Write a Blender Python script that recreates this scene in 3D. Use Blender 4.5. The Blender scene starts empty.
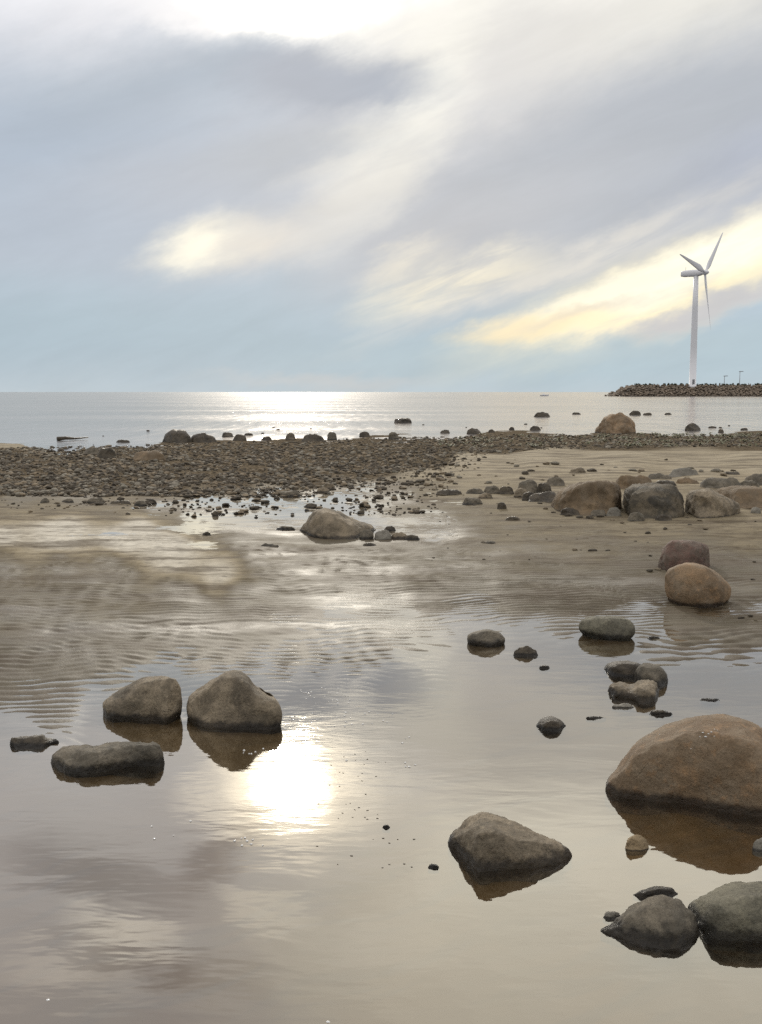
import bpy, math, random
import numpy as np

rng = random.Random(7)
scene = bpy.context.scene
COL = scene.collection

# ------------------------------------------------------------------ camera
CAM_H, FPX, CX, CY = 1.65, 1047.0, 381.0, 512.0
PITCH = math.atan(120.0 / FPX)
cam_data = bpy.data.cameras.new('camera')
cam_data.sensor_fit = 'VERTICAL'
cam_data.sensor_height = 36.0
cam_data.lens = 36.0 * FPX / 1024.0
cam_data.clip_start, cam_data.clip_end = 0.05, 60000.0
cam = bpy.data.objects.new('camera', cam_data)
cam.location = (0, 0, CAM_H)
cam.rotation_euler = (math.pi / 2 - PITCH, 0, 0)
COL.objects.link(cam)
scene.camera = cam
cp, sp = math.cos(PITCH), math.sin(PITCH)


def ray(px, py):
    dx, dy = (px - CX) / FPX, (CY - py) / FPX
    return np.array([dx, cp + dy * sp, -sp + dy * cp])


def at(px, py, z=0.0):
    """the point of the level z seen in this direction"""
    d = ray(px, py)
    t = (z - CAM_H) / d[2]
    return np.array([0, 0, CAM_H]) + d * t


def at_y(px, py, y):
    d = ray(px, py)
    return np.array([0, 0, CAM_H]) + d * (y / d[1])


def row_of(y, z):
    """image row of points at forward distance y, height z (arrays)"""
    dz = z - CAM_H
    fwd = y * cp - dz * sp
    up = y * sp + dz * cp
    return CY - FPX * up / fwd


# ------------------------------------------------------------------ noise
_perm = np.random.RandomState(3).permutation(256)
_perm = np.concatenate([_perm, _perm, _perm])
_val = np.random.RandomState(5).rand(256) * 2 - 1


def vnoise(p):
    """value noise, p (...,3) -> -1..1"""
    i = np.floor(p).astype(np.int64)
    f = p - i
    f = f * f * f * (f * (f * 6 - 15) + 10)
    i &= 255
    x0, y0, z0 = i[..., 0], i[..., 1], i[..., 2]
    x1, y1, z1 = (x0 + 1) & 255, (y0 + 1) & 255, (z0 + 1) & 255

    def h(a, b, c):
        return _val[_perm[_perm[_perm[a] + b] + c]]
    fx, fy, fz = f[..., 0], f[..., 1], f[..., 2]
    a = h(x0, y0, z0) * (1 - fx) + h(x1, y0, z0) * fx
    b = h(x0, y1, z0) * (1 - fx) + h(x1, y1, z0) * fx
    c = h(x0, y0, z1) * (1 - fx) + h(x1, y0, z1) * fx
    d = h(x0, y1, z1) * (1 - fx) + h(x1, y1, z1) * fx
    return (a * (1 - fy) + b * fy) * (1 - fz) + (c * (1 - fy) + d * fy) * fz


def fbm(p, octaves=4, gain=0.5):
    s, a, q = 0.0, 1.0, np.array(p, dtype=float)
    for k in range(octaves):
        s = s + a * vnoise(q)
        q = q * 2.03 + 17.3
        a *= gain
    return s


def fbm2(x, y, scale, octaves=3, seed=0.0, gain=0.5):
    p = np.stack([x * scale + seed, y * scale + seed * 1.7, np.full_like(x, seed * 0.37)], -1)
    return fbm(p, octaves, gain)


# ------------------------------------------------------------------ node helpers
def srgb(r, g, b, k=1.0):
    def f(c):
        c /= 255.0
        return (c / 12.92 if c <= 0.04045 else ((c + 0.055) / 1.055) ** 2.4) * k
    return (f(r), f(g), f(b), 1.0)


class NT:
    def __init__(self, tree):
        self.t = tree
        self.n, self.l = tree.nodes, tree.links

    def add(self, kind, **kw):
        nd = self.n.new(kind)
        for k, v in kw.items():
            setattr(nd, k, v)
        return nd

    def put(self, sock, v):
        if v is None:
            return
        if isinstance(v, bpy.types.NodeSocket):
            self.l.new(v, sock)
        else:
            sock.default_value = v

    def math(self, op, a, b=None, c=None, clamp=False):
        nd = self.add('ShaderNodeMath', operation=op, use_clamp=clamp)
        self.put(nd.inputs[0], a)
        self.put(nd.inputs[1], b)
        self.put(nd.inputs[2], c)
        return nd.outputs[0]

    def mix(self, fac, a, b, blend='MIX'):
        nd = self.add('ShaderNodeMix', data_type='RGBA', blend_type=blend)
        self.put(nd.inputs[0], fac)
        self.put(nd.inputs[6], a)
        self.put(nd.inputs[7], b)
        return nd.outputs[2]

    def noise(self, vec, scale, detail=4.0, rough=0.55, dist=0.0):
        nd = self.add('ShaderNodeTexNoise')
        self.put(nd.inputs['Vector'], vec)
        self.put(nd.inputs['Scale'], scale)
        nd.inputs['Detail'].default_value = detail
        nd.inputs['Roughness'].default_value = rough
        nd.inputs['Distortion'].default_value = dist
        return nd

    def smooth(self, v, lo, hi, o0=0.0, o1=1.0):
        nd = self.add('ShaderNodeMapRange', interpolation_type='SMOOTHSTEP')
        self.put(nd.inputs[0], v)
        for k, x in zip((1, 2, 3, 4), (lo, hi, o0, o1)):
            self.put(nd.inputs[k], x)
        return nd.outputs[0]

    def mapping(self, vec, loc=(0, 0, 0), rot=(0, 0, 0), scale=(1, 1, 1), kind='POINT'):
        nd = self.add('ShaderNodeMapping', vector_type=kind)
        self.put(nd.inputs['Vector'], vec)
        nd.inputs['Location'].default_value = loc
        nd.inputs['Rotation'].default_value = rot
        nd.inputs['Scale'].default_value = scale
        return nd.outputs[0]


def new_mat(name):
    m = bpy.data.materials.new(name)
    m.use_nodes = True
    m.node_tree.nodes.clear()
    nt = NT(m.node_tree)
    out = nt.add('ShaderNodeOutputMaterial')
    return m, nt, out


# ------------------------------------------------------------------ world
SUN_PX, SUN_PY = 286.0, -36.0


def azel(px, py):
    d = ray(px, py)
    return math.degrees(math.atan2(d[0], d[1])), math.degrees(math.atan2(d[2], math.hypot(d[0], d[1])))


sun_az, sun_el = azel(SUN_PX, SUN_PY)

world = bpy.data.worlds.new('World')
scene.world = world
world.use_nodes = True
world.node_tree.nodes.clear()
W = NT(world.node_tree)
geo = W.add('ShaderNodeTexCoord').outputs['Generated']
sep = W.add('ShaderNodeSeparateXYZ')
W.put(sep.inputs[0], geo)
az = W.math('MULTIPLY', W.math('ARCTAN2', sep.outputs[0], sep.outputs[1]), 57.29578)
el = W.math('MULTIPLY', W.math('ARCSINE', sep.outputs[2]), 57.29578)
comb = W.add('ShaderNodeCombineXYZ')
W.put(comb.inputs[0], az)
W.put(comb.inputs[1], el)
ae = comb.outputs[0]
# drifting cloud edges: the angular coordinates are stirred with two noises
w1 = W.noise(W.mapping(ae, rot=(0, 0, math.radians(20)), scale=(13, 7, 1), kind='TEXTURE'), 1.0, 6, 0.55)
vs = W.add('ShaderNodeVectorMath', operation='SUBTRACT')
W.put(vs.inputs[0], w1.outputs['Color'])
vs.inputs[1].default_value = (0.5, 0.5, 0.5)
vm = W.add('ShaderNodeVectorMath', operation='MULTIPLY')
W.put(vm.inputs[0], vs.outputs[0])
vm.inputs[1].default_value = (7.0, 3.2, 0.0)
va = W.add('ShaderNodeVectorMath', operation='ADD')
W.put(va.inputs[0], ae)
W.put(va.inputs[1], vm.outputs[0])
w2 = W.noise(W.mapping(ae, rot=(0, 0, math.radians(20)), scale=(2.6, 1.3, 1), kind='TEXTURE'), 1.0, 9, 0.62)
vs2 = W.add('ShaderNodeVectorMath', operation='MULTIPLY_ADD')
W.put(vs2.inputs[0], w2.outputs['Color'])
vs2.inputs[1].default_value = (2.4, 1.6, 0.0)
vs2.inputs[2].default_value = (-1.2, -0.8, 0.0)
vb = W.add('ShaderNodeVectorMath', operation='ADD')
W.put(vb.inputs[0], va.outputs[0])
W.put(vb.inputs[1], vs2.outputs[0])
wae = vb.outputs[0]

ramp = W.add('ShaderNodeValToRGB')
W.put(ramp.inputs[0], W.math('DIVIDE', el, 90.0, clamp=True))
stops = [(0.0, srgb(184, 196, 203)), (2.5, srgb(172, 190, 202)), (5.5, srgb(178, 192, 203)), (9, srgb(196, 199, 205)),
         (16, srgb(203, 203, 207)), (24, srgb(222, 220, 218)), (34, (1.0, 0.98, 0.97, 1)), (60, (0.82, 0.81, 0.82, 1)), (90, (0.7, 0.7, 0.73, 1))]
cr = ramp.color_ramp
cr.elements[0].position, cr.elements[0].color = 0.0, stops[0][1]
cr.elements[1].position, cr.elements[1].color = 1.0, stops[-1][1]
for p, c in stops[1:-1]:
    e = cr.elements.new(p / 90.0)
    e.color = c
colr = ramp.outputs[0]


strk = W.noise(W.mapping(ae, rot=(0, 0, math.radians(19)), scale=(7.5, 1.25, 1), kind='TEXTURE'), 1.0, 7, 0.6, 0.5)


def cloud(px, py, rx, ry, rot, color, alpha, soft=1.0, vec=None, streak=0.0):
    streak *= 0.75
    global colr
    a, e = azel(px, py)
    m = W.mapping(vec or wae, (a, e, 0), (0, 0, math.radians(rot)), (rx / 18.3, ry / 18.3, 1), 'TEXTURE')
    # only the angle matters: flatten the third axis
    g = W.add('ShaderNodeTexGradient', gradient_type='SPHERICAL')
    W.put(g.inputs[0], m)
    f = W.smooth(g.outputs[1], 0.0, soft, 0.0, alpha)
    if streak:
        f = W.math('MULTIPLY', f, W.smooth(strk.outputs[0], 0.36, 0.58, 1 - streak, 1.0))
    colr = W.mix(f, colr, color)


cloud(60, 140, 460, 260, 0, srgb(166, 179, 194), 0.97)
cloud(100, 335, 640, 72, 0, srgb(162, 181, 193), 0.85)
cloud(560, 362, 420, 46, 0, srgb(170, 190, 199), 0.8)
cloud(700, 5, 420, 150, 10, srgb(226, 224, 217), 0.95)
cloud(640, 160, 390, 125, 18, srgb(178, 183, 190), 1.0, 0.65)
cloud(750, 160, 130, 60, 20, srgb(174, 180, 192), 0.85)
cloud(470, 228, 240, 52, 16, srgb(184, 187, 192), 0.9)
cloud(405, 105, 200, 66, 58, srgb(243, 241, 231), 0.9, 0.9, streak=.35)
cloud(340, 165, 90, 14, 15, srgb(226, 224, 217), 0.7, streak=.5)
cloud(380, 130, 80, 12, 12, srgb(232, 230, 222), 0.7, streak=.4)
cloud(350, 205, 150, 48, 30, srgb(214, 212, 206), 0.75)
cloud(270, 232, 170, 55, 15, srgb(202, 203, 203), 0.8)
cloud(190, 180, 200, 48, 5, srgb(176, 183, 193), 0.85)
cloud(200, 245, 90, 40, 14, srgb(250, 244, 225), 0.85, 1.0, streak=.5)
cloud(188, 250, 40, 24, 10, srgb(254, 249, 230), 0.8, 1.0)
cloud(255, 245, 85, 36, 10, srgb(220, 215, 206), 0.7)
cloud(450, 280, 140, 30, 18, srgb(240, 232, 210), 0.85, 0.9, streak=.75)
cloud(410, 262, 70, 20, 25, srgb(233, 226, 208), 0.6, 0.85, streak=.7)
cloud(560, 262, 300, 22, 20, srgb(226, 221, 210), 0.7, 1.0, streak=.7)
cloud(675, 288, 280, 58, 17, srgb(252, 239, 204), 1.0, 0.7, streak=.45)
cloud(705, 266, 190, 34, 17, srgb(255, 252, 232, 1.08), 1.0, 0.8, streak=.3)
cloud(620, 290, 130, 18, 17, srgb(255, 249, 226), 0.8, 0.8)
cloud(525, 328, 120, 20, 8, srgb(248, 231, 192), 0.9, 0.8, streak=.4)
cloud(720, 312, 150, 17, 15, srgb(193, 193, 196), 0.9, 0.8)
cloud(590, 311, 130, 10, 12, srgb(216, 207, 193), 0.6)
cloud(655, 350, 300, 24, 5, srgb(174, 191, 199), 0.85)
cloud(330, 380, 160, 12, 0, srgb(194, 197, 198), 0.6)
cloud(170, 62, 260, 75, 8, srgb(165, 177, 190), 0.97, 0.75)
cloud(330, 80, 140, 46, 0, srgb(163, 171, 183), 1.0, 0.7)
cloud(300, 150, 150, 38, 10, srgb(178, 184, 191), 0.8)
# the bright hole in the sheet in front of the sun, and the sky above the frame
cloud(320, -230, 620, 190, 0, (1.4, 1.34, 1.22, 1), 0.9, 0.9)
cloud(285, -30, 235, 76, 0, (1.25, 1.22, 1.15, 1), 1.0, 0.9)
cloud(290, 18, 100, 26, -8, (1.1, 1.08, 1.02, 1), 0.85, 1.0, streak=.4)
cloud(420, 22, 150, 40, 10, srgb(238, 236, 228), 0.8, 1.0, streak=.4)
cloud(180, 4, 90, 24, -5, (1.0, 0.98, 0.95, 1), 0.8, 1.0, streak=.4)
cloud(120, -210, 460, 230, 20, (0.82, 0.82, 0.85, 1), 0.95, 0.6)
cloud(90, -215, 90, 34, 15, (1.75, 1.66, 1.5, 1), 0.85, streak=.4)
cloud(250, -185, 70, 26, 20, (1.7, 1.6, 1.42, 1), 0.85, streak=.4)
cloud(30, -270, 120, 30, 10, (1.4, 1.32, 1.22, 1), 0.7, streak=.4)
cloud(60, -140, 160, 36, 15, (0.46, 0.46, 0.49, 1), 0.85)
cloud(215, -112, 110, 30, -25, (0.42, 0.41, 0.43, 1), 0.9)
cloud(370, -165, 120, 36, -25, (0.50, 0.48, 0.46, 1), 0.85)
cloud(150, -262, 190, 26, 15, (0.45, 0.44, 0.46, 1), 0.85)
cloud(330, -300, 260, 60, 30, (0.9, 0.86, 0.82, 1), 0.8)
cloud(435, -230, 60, 130, 20, (1.7, 1.6, 1.38, 1), 0.6)
cloud(620, -270, 480, 205, 0, (1.6, 1.54, 1.34, 1), 0.9, 0.6)
cloud(SUN_PX - 4, SUN_PY - 8, 125, 74, 0, (3.8, 3.4, 2.7, 1), 0.95, 1.0, streak=.3)
cloud(SUN_PX, SUN_PY, 54, 44, 0, (8.0, 7.4, 6.2, 1), 1.0, 0.7)

# fine streaks in the sheet
st = W.noise(W.mapping(ae, rot=(0, 0, math.radians(16)), scale=(8.0, 2.4, 1), kind='TEXTURE'), 1.0, 8, 0.6, 0.4)
colr = W.mix(1.0, colr, W.add('ShaderNodeCombineColor').outputs[0], 'MULTIPLY')
mulnode = colr.node
sv = W.math('MULTIPLY', W.smooth(st.outputs[0], 0.2, 0.8, 0.955, 1.045), W.smooth(strk.outputs[0], 0.25, 0.75, 0.985, 1.02))
cc = mulnode.inputs[7].links[0].from_node
for k in range(3):
    W.put(cc.inputs[k], sv)
# ground half: never seen, dull
below = W.smooth(el, -1.0, -0.05, 0.0, 1.0)
colr = W.mix(below, (0.16, 0.14, 0.12, 1), colr)

sky = W.add('ShaderNodeTexSky', sky_type='NISHITA')
sky.sun_disc = False
sky.sun_elevation = math.radians(sun_el)
sky.sun_rotation = math.radians(sun_az)
sky.dust_density = 2.5
bg_sky = W.add('ShaderNodeBackground')
W.put(bg_sky.inputs[0], sky.outputs[0])
bg_sky.inputs[1].default_value = 0.06
bg_cl = W.add('ShaderNodeBackground')
W.put(bg_cl.inputs[0], colr)
bg_cl.inputs[1].default_value = 1.0
mx = W.add('ShaderNodeMixShader')
mx.inputs[0].default_value = 0.975
W.l.new(bg_sky.outputs[0], mx.inputs[1])
W.l.new(bg_cl.outputs[0], mx.inputs[2])
wo = W.add('ShaderNodeOutputWorld')
W.l.new(mx.outputs[0], wo.inputs[0])

sun_data = bpy.data.lights.new('sun', 'SUN')
sun_data.energy = 1.1
sun_data.angle = math.radians(2.4)
sun_data.color = (1.0, 0.93, 0.8)
sun = bpy.data.objects.new('sun', sun_data)
sun.rotation_euler = (math.radians(90 - sun_el), 0, math.radians(180 - sun_az))
sun.location = (0, 0, 30)
COL.objects.link(sun)

# ------------------------------------------------------------------ mesh helpers
def mesh_from(name, verts, faces, mat, smooth=True):
    me = bpy.data.meshes.new(name)
    me.from_pydata([tuple(map(float, v)) for v in verts], [], [tuple(map(int, f)) for f in faces])
    me.materials.append(mat)
    if smooth:
        me.polygons.foreach_set('use_smooth', [True] * len(me.polygons))
    me.update()
    return me


def grid_mesh(name, V, nr, nc, mat):
    """V (nr*nc,3) row-major grid"""
    me = bpy.data.meshes.new(name)
    idx = np.arange(nr * nc).reshape(nr, nc)
    q = np.stack([idx[:-1, :-1], idx[:-1, 1:], idx[1:, 1:], idx[1:, :-1]], -1).reshape(-1, 4)
    me.vertices.add(len(V))
    me.vertices.foreach_set('co', V.astype(np.float32).ravel())
    me.loops.add(q.size)
    me.loops.foreach_set('vertex_index', q.astype(np.int32).ravel())
    me.polygons.add(len(q))
    me.polygons.foreach_set('loop_start', np.arange(0, q.size, 4, dtype=np.int32))
    me.polygons.foreach_set('use_smooth', np.ones(len(q), bool))
    me.materials.append(mat)
    me.update(calc_edges=True)
    return me


def tag(o, label=None, cat=None, group=None, kind=None):
    if label:
        o['label'] = label
    if cat:
        o['category'] = cat
    if group:
        o['group'] = group
    if kind:
        o['kind'] = kind
    return o


def link(name, me, loc=(0, 0, 0), parent=None):
    o = bpy.data.objects.new(name, me)
    o.location = loc
    if parent:
        o.parent = parent
    COL.objects.link(o)
    return o


# ------------------------------------------------------------------ ground shape
# (direction, row below the horizon it is seen at, height in m, dryness and painted pale sheen)
CTRL = [
    # pool
    (0, 1020, -.10, 0), (200, 1000, -.10, 0), (400, 1000, -.10, 0), (600, 1000, -.10, 0), (762, 1000, -.10, 0), (1000, 950, -.1, 0), (-250, 950, -.1, 0),
    (0, 860, -.09, 0), (200, 860, -.09, 0), (400, 860, -.09, 0), (600, 860, -.09, 0), (762, 860, -.09, 0),
    (0, 770, -.06, 0), (150, 770, -.06, 0), (300, 770, -.06, 0), (450, 770, -.06, 0), (600, 770, -.07, 0), (762, 770, -.07, 0),
    (0, 728, -.018, 0), (100, 716, -.02, 0), (200, 705, -.02, 0), (300, 698, -.02, 0), (400, 685, -.022, 0), (470, 665, -.025, 0),
    (500, 700, -.045, 0), (560, 670, -.035, 0), (620, 665, -.03, 0), (700, 690, -.035, 0), (762, 690, -.03, 0), (600, 710, -.05, 0),
    (540, 650, -.02, 0), (600, 642, -.010, 0),
    # pool rim: crisp line from the left edge up to the right
    (0, 706, -.004, .1), (60, 699, -.004, .1), (100, 694, -.006, .1), (180, 688, -.008, .1), (290, 682, -.006, .1), (350, 670, -.006, .1), (400, 662, -.006, .1), (440, 650, -.006, .1), (480, 640, -.006, .1), (540, 636, -.005, .1),
    (0, 697, .003, .1), (60, 689, .003, .1), (110, 683, .002, .1), (190, 675, .001, .1), (290, 668, .002, .1), (350, 656, .001, .1), (400, 647, .000, .1), (440, 637, -.001, .1), (490, 628, -.001, .1), (560, 626, -.001, .1),
    (660, 648, -.004, .1), (762, 664, -.005, .1), (700, 655, -.004, .1),
    # rippled flat
    (0, 680, .006, .1), (60, 672, .005, .1), (100, 665, .005, .1), (200, 660, .002, .1), (300, 650, .003, .1), (380, 638, .002, .1),
    (0, 650, .009, .2), (100, 645, .009, .2), (200, 640, .006, .2), (300, 632, .004, .2), (380, 622, .002, .2),
    (0, 625, .020, .3), (100, 620, .020, .3), (200, 615, .016, .2), (280, 615, .005, .2), (340, 610, .001, .1), (400, 612, -.001, .1), (480, 608, .002, .1), (560, 608, .006, .1), (610, 612, .002, .1),
    (0, 595, .030, .3), (90, 590, .030, .3), (180, 595, .028, .3), (250, 602, .020, .2), (350, 597, .003, .1), (430, 594, .008, .2), (520, 592, .014, .2), (600, 592, .016, .2),
    (690, 618, .012, .2), (762, 622, .014, .2), (740, 640, .008, .2), (690, 634, .008, .2), (650, 630, .004, .1),
    (640, 606, -.004, .1), (700, 607, -.006, .1), (762, 603, -.005, .1), (800, 603, -.006, .1),
    (0, 570, .030, .3), (60, 572, .028, .3), (120, 578, .024, .3), (170, 586, .020, .3), (640, 588, .020, .3), (762, 585, .024, .3), (720, 560, .030, .3), (640, 560, .032, .3),
    # wet sheen on the left, painted as pale colour, dark rippled tongue beside it
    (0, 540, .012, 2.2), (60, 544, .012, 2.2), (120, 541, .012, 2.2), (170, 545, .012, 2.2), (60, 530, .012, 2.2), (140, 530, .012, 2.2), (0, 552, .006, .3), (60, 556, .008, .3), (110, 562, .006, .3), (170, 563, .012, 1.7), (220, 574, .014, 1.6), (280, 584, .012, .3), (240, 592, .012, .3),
    (260, 555, .030, .3), (340, 558, .034, .3), (330, 576, .020, .3), (430, 560, .034, .3), (520, 555, .034, .4), (600, 552, .034, .4), (250, 540, .022, .3), (420, 577, .022, .3), (520, 575, .026, .3), (300, 566, .024, .3), (390, 548, .022, .3), (470, 545, .026, .4),
    # brown bank and bright films above it
    (0, 512, .030, .55), (50, 510, .028, .55), (110, 514, .02, .5), (170, 518, .010, .5),
    (200, 527, -.003, .3), (240, 520, -.004, .3), (290, 517, -.004, .3), (260, 508, -.002, .3), (200, 509, .000, .3), (320, 500, -.003, .3), (380, 503, -.002, .3), (240, 499, -.002, .3), (160, 507, -.001, .3), (80, 498, .002, .3), (20, 497, .004, .3),
    (220, 499, -.004, .3), (280, 496, -.004, .3), (340, 511, -.004, .3), (400, 497, -.003, .3), (360, 516, -.004, .3), (300, 522, -.004, .3), (190, 518, -.003, .3), (250, 526, -.003, .3), (370, 490, -.003, .3),
    (390, 538, -.003, .2), (440, 535, -.002, .2), (410, 520, -.002, .3), (440, 520, -.001, .3), (400, 510, .006, .4), (460, 510, .004, .5), (350, 530, .000, .3), (300, 530, .004, .3),
    (500, 530, .012, .5), (560, 535, .016, .5), (640, 530, .022, .6), (740, 535, .022, .6),
    (500, 505, .015, .6), (560, 510, .02, .6), (650, 515, .025, .7), (750, 515, .025, .7),
    (430, 495, .008, .6), (480, 490, .025, .7), (560, 485, .04, .8), (650, 480, .05, .8), (750, 480, .05, .8), (390, 487, .004, .5), (350, 492, .000, .4),
    (430, 475, .03, .8), (500, 470, .06, .9), (600, 468, .08, 1), (700, 468, .09, 1), (762, 468, .09, 1),
    (470, 460, .10, 1), (540, 457, .13, 1), (620, 456, .14, 1), (762, 456, .15, 1), (900, 458, .15, 1),
    # shingle band
    (0, 489, 0.0144, -1), (80, 487, 0.0216, -1), (160, 488, 0.0144, -1), (230, 490, 0.0108, -1), (300, 480, 0.0216, -1), (370, 472, 0.0360, -1), (430, 462, .030, -1),
    (0, 470, 0.0576, -1), (120, 468, 0.0648, -1), (240, 466, 0.0504, -1), (340, 460, .034, -1), (420, 452, .022, -1),
    (0, 453, 0.0432, -1), (120, 452, 0.0540, -1), (240, 450, 0.0396, -1), (360, 446, .018, -1), (500, 447, 0.0432, -1), (620, 446, 0.0432, -1), (762, 446, 0.0432, -1),
    (0, 445, .018, .9), (80, 444.5, -.02, .8), (45, 443.5, -.01, .8), (120, 442.5, -.03, .5), (180, 443.5, 0.0144, -1), (300, 441, 0.0144, -1), (400, 437.5, .0, -1), (500, 435, 0.0144, -1), (620, 434, 0.0144, -1), (762, 433, 0.0144, -1),
    # sea floor
    (0, 438, -.12, .2), (150, 436, -.12, .2), (300, 433, -.12, .2), (450, 429, -.12, .2), (620, 427, -.12, .2), (762, 426, -.12, .2),
    (0, 425, -.5, 0), (250, 422, -.5, 0), (500, 418, -.5, 0), (762, 415, -.5, 0), (-200, 425, -.5, 0), (1000, 415, -.5, 0),
    (0, 402, -2, 0), (400, 402, -2, 0), (762, 402, -2, 0),
    (-250, 700, -.001, .1), (-250, 640, .005, .2), (-250, 545, .004, .4), (-250, 510, .04, .7), (-250, 470, .08, -1), (-250, 445, .02, .8),
    (1000, 680, -.02, .1), (1000, 620, .005, .2), (1000, 545, .02, .6), (1000, 470, .09, 1), (1000, 446, .09, -1), (1000, 433, .02, -1),
]
_cw = []
for (px, py, z, dr) in CTRL:
    p = at(px, py, max(z, 0.0))
    _cw.append((p[0] / p[1] * 1047 * 0.25, 60 * math.log(1727 / p[1]), z, dr if dr >= 0 else 0.7, 1.0 if dr < 0 else 0.0))
_cw = np.array(_cw)


BED = [None]


def terrain(x, y):
    """base height, dryness (arrays)"""
    x, y = np.asarray(x, float), np.asarray(y, float)
    yy = np.maximum(y, 1.6)
    u = np.clip(x / yy * 1047, -700, 700) * 0.25
    v = 60 * np.log(1727 / np.minimum(yy, 400))
    sh = u.shape
    u, v = u.ravel(), v.ravel()
    num, nd, nb, den = np.zeros_like(u), np.zeros_like(u), np.zeros_like(u), np.zeros_like(u)
    for cu, cv, cz, cd, cb in _cw:
        w = 1.0 / ((u - cu) ** 2 + (v - cv) ** 2 + 9.0) ** 2
        num += w * cz
        nd += w * cd
        nb += w * cb
        den += w
    BED[0] = (nb / den).reshape(sh)
    return (num / den).reshape(sh), (nd / den).reshape(sh)


def ground_z(x, y, detail=True):
    x, y = np.asarray(x, float), np.asarray(y, float)
    z, dr = terrain(x, y)
    q = 1727 / np.maximum(y, 1.6)
    # sand ripples, strongest on the flat
    a = 0.0066 * (1 + 0.5 * np.clip((200 - q) / 40, 0, 1)) * np.clip((q - 70) / 80, 0, 1) * (1 - 0.6 * np.clip((q - 285) / 60, 0, 1))
    patch = 0.65 + 0.5 * fbm2(x, y, 0.55, 3, 4.0)
    warp = 0.24 * fbm2(x, y, 0.5, 3, 9.0) + 0.065 * fbm2(x, y, 2.4, 2, 2.0) + 0.012 * fbm2(x, y, 9.0, 2, 3.0)
    ph = 2 * math.pi * (y - 0.10 * x + warp) / 0.10
    rip = np.sin(ph) + 0.28 * np.sin(2 * ph + 0.8)
    ph2 = 2 * math.pi * (y + 0.42 * x + 0.6 * warp + 0.05 * fbm2(x, y, 3.0, 2, 31.0)) / 0.092
    m2 = np.clip(0.5 + 1.1 * fbm2(x, y, 0.8, 3, 41.0), 0, 1)
    rip = rip * (1 - 0.35 * m2) + 0.5 * m2 * np.sin(ph2)
    z = z + a * np.clip(patch + 0.45 * fbm2(x, y * 2.0, 2.6, 2, 14.0), 0.1, 1.4) * rip
    far = np.clip((q - 35) / 20, 0, 1)
    z = z + 0.0035 * far * fbm2(x, y, 1.6, 4, 11.0) + 0.010 * np.clip((dr - .35) / .3, 0, 1) * np.clip((190 - q) / 40, 0, 1) * fbm2(x * .6, y, 1.9, 4, 21.0, .6) + 0.0016 * fbm2(x, y, 8.0, 3, 6.0)
    return z, dr


# rows and columns of the sheet, finer where it is near
rows = [-12, -9, -6.5, -4.5, -3, -2, -1.2, -.6, -.2, .2, .5, .8, 1.0, 1.2, 1.4, 1.6]
yv = 1.7
while yv < 60:
    rows.append(yv)
    yv += max(0.022, yv * yv / 1727 * 0.55)
while yv < 40000:
    rows.append(yv)
    yv *= 1.35
rows = np.array(rows)
tin = np.linspace(-1, 1, 521)
tout = 1 + np.geomspace(0.01, 4.0, 40)
tt = np.concatenate([-tout[::-1], tin, tout])
Y, T = np.meshgrid(rows, tt, indexing='ij')
X = T * (np.maximum(Y, 0) * 0.46 + 1.3)
Z, DRY_SHEEN = ground_z(X, Y)
STONY = BED[0].copy()


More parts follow.
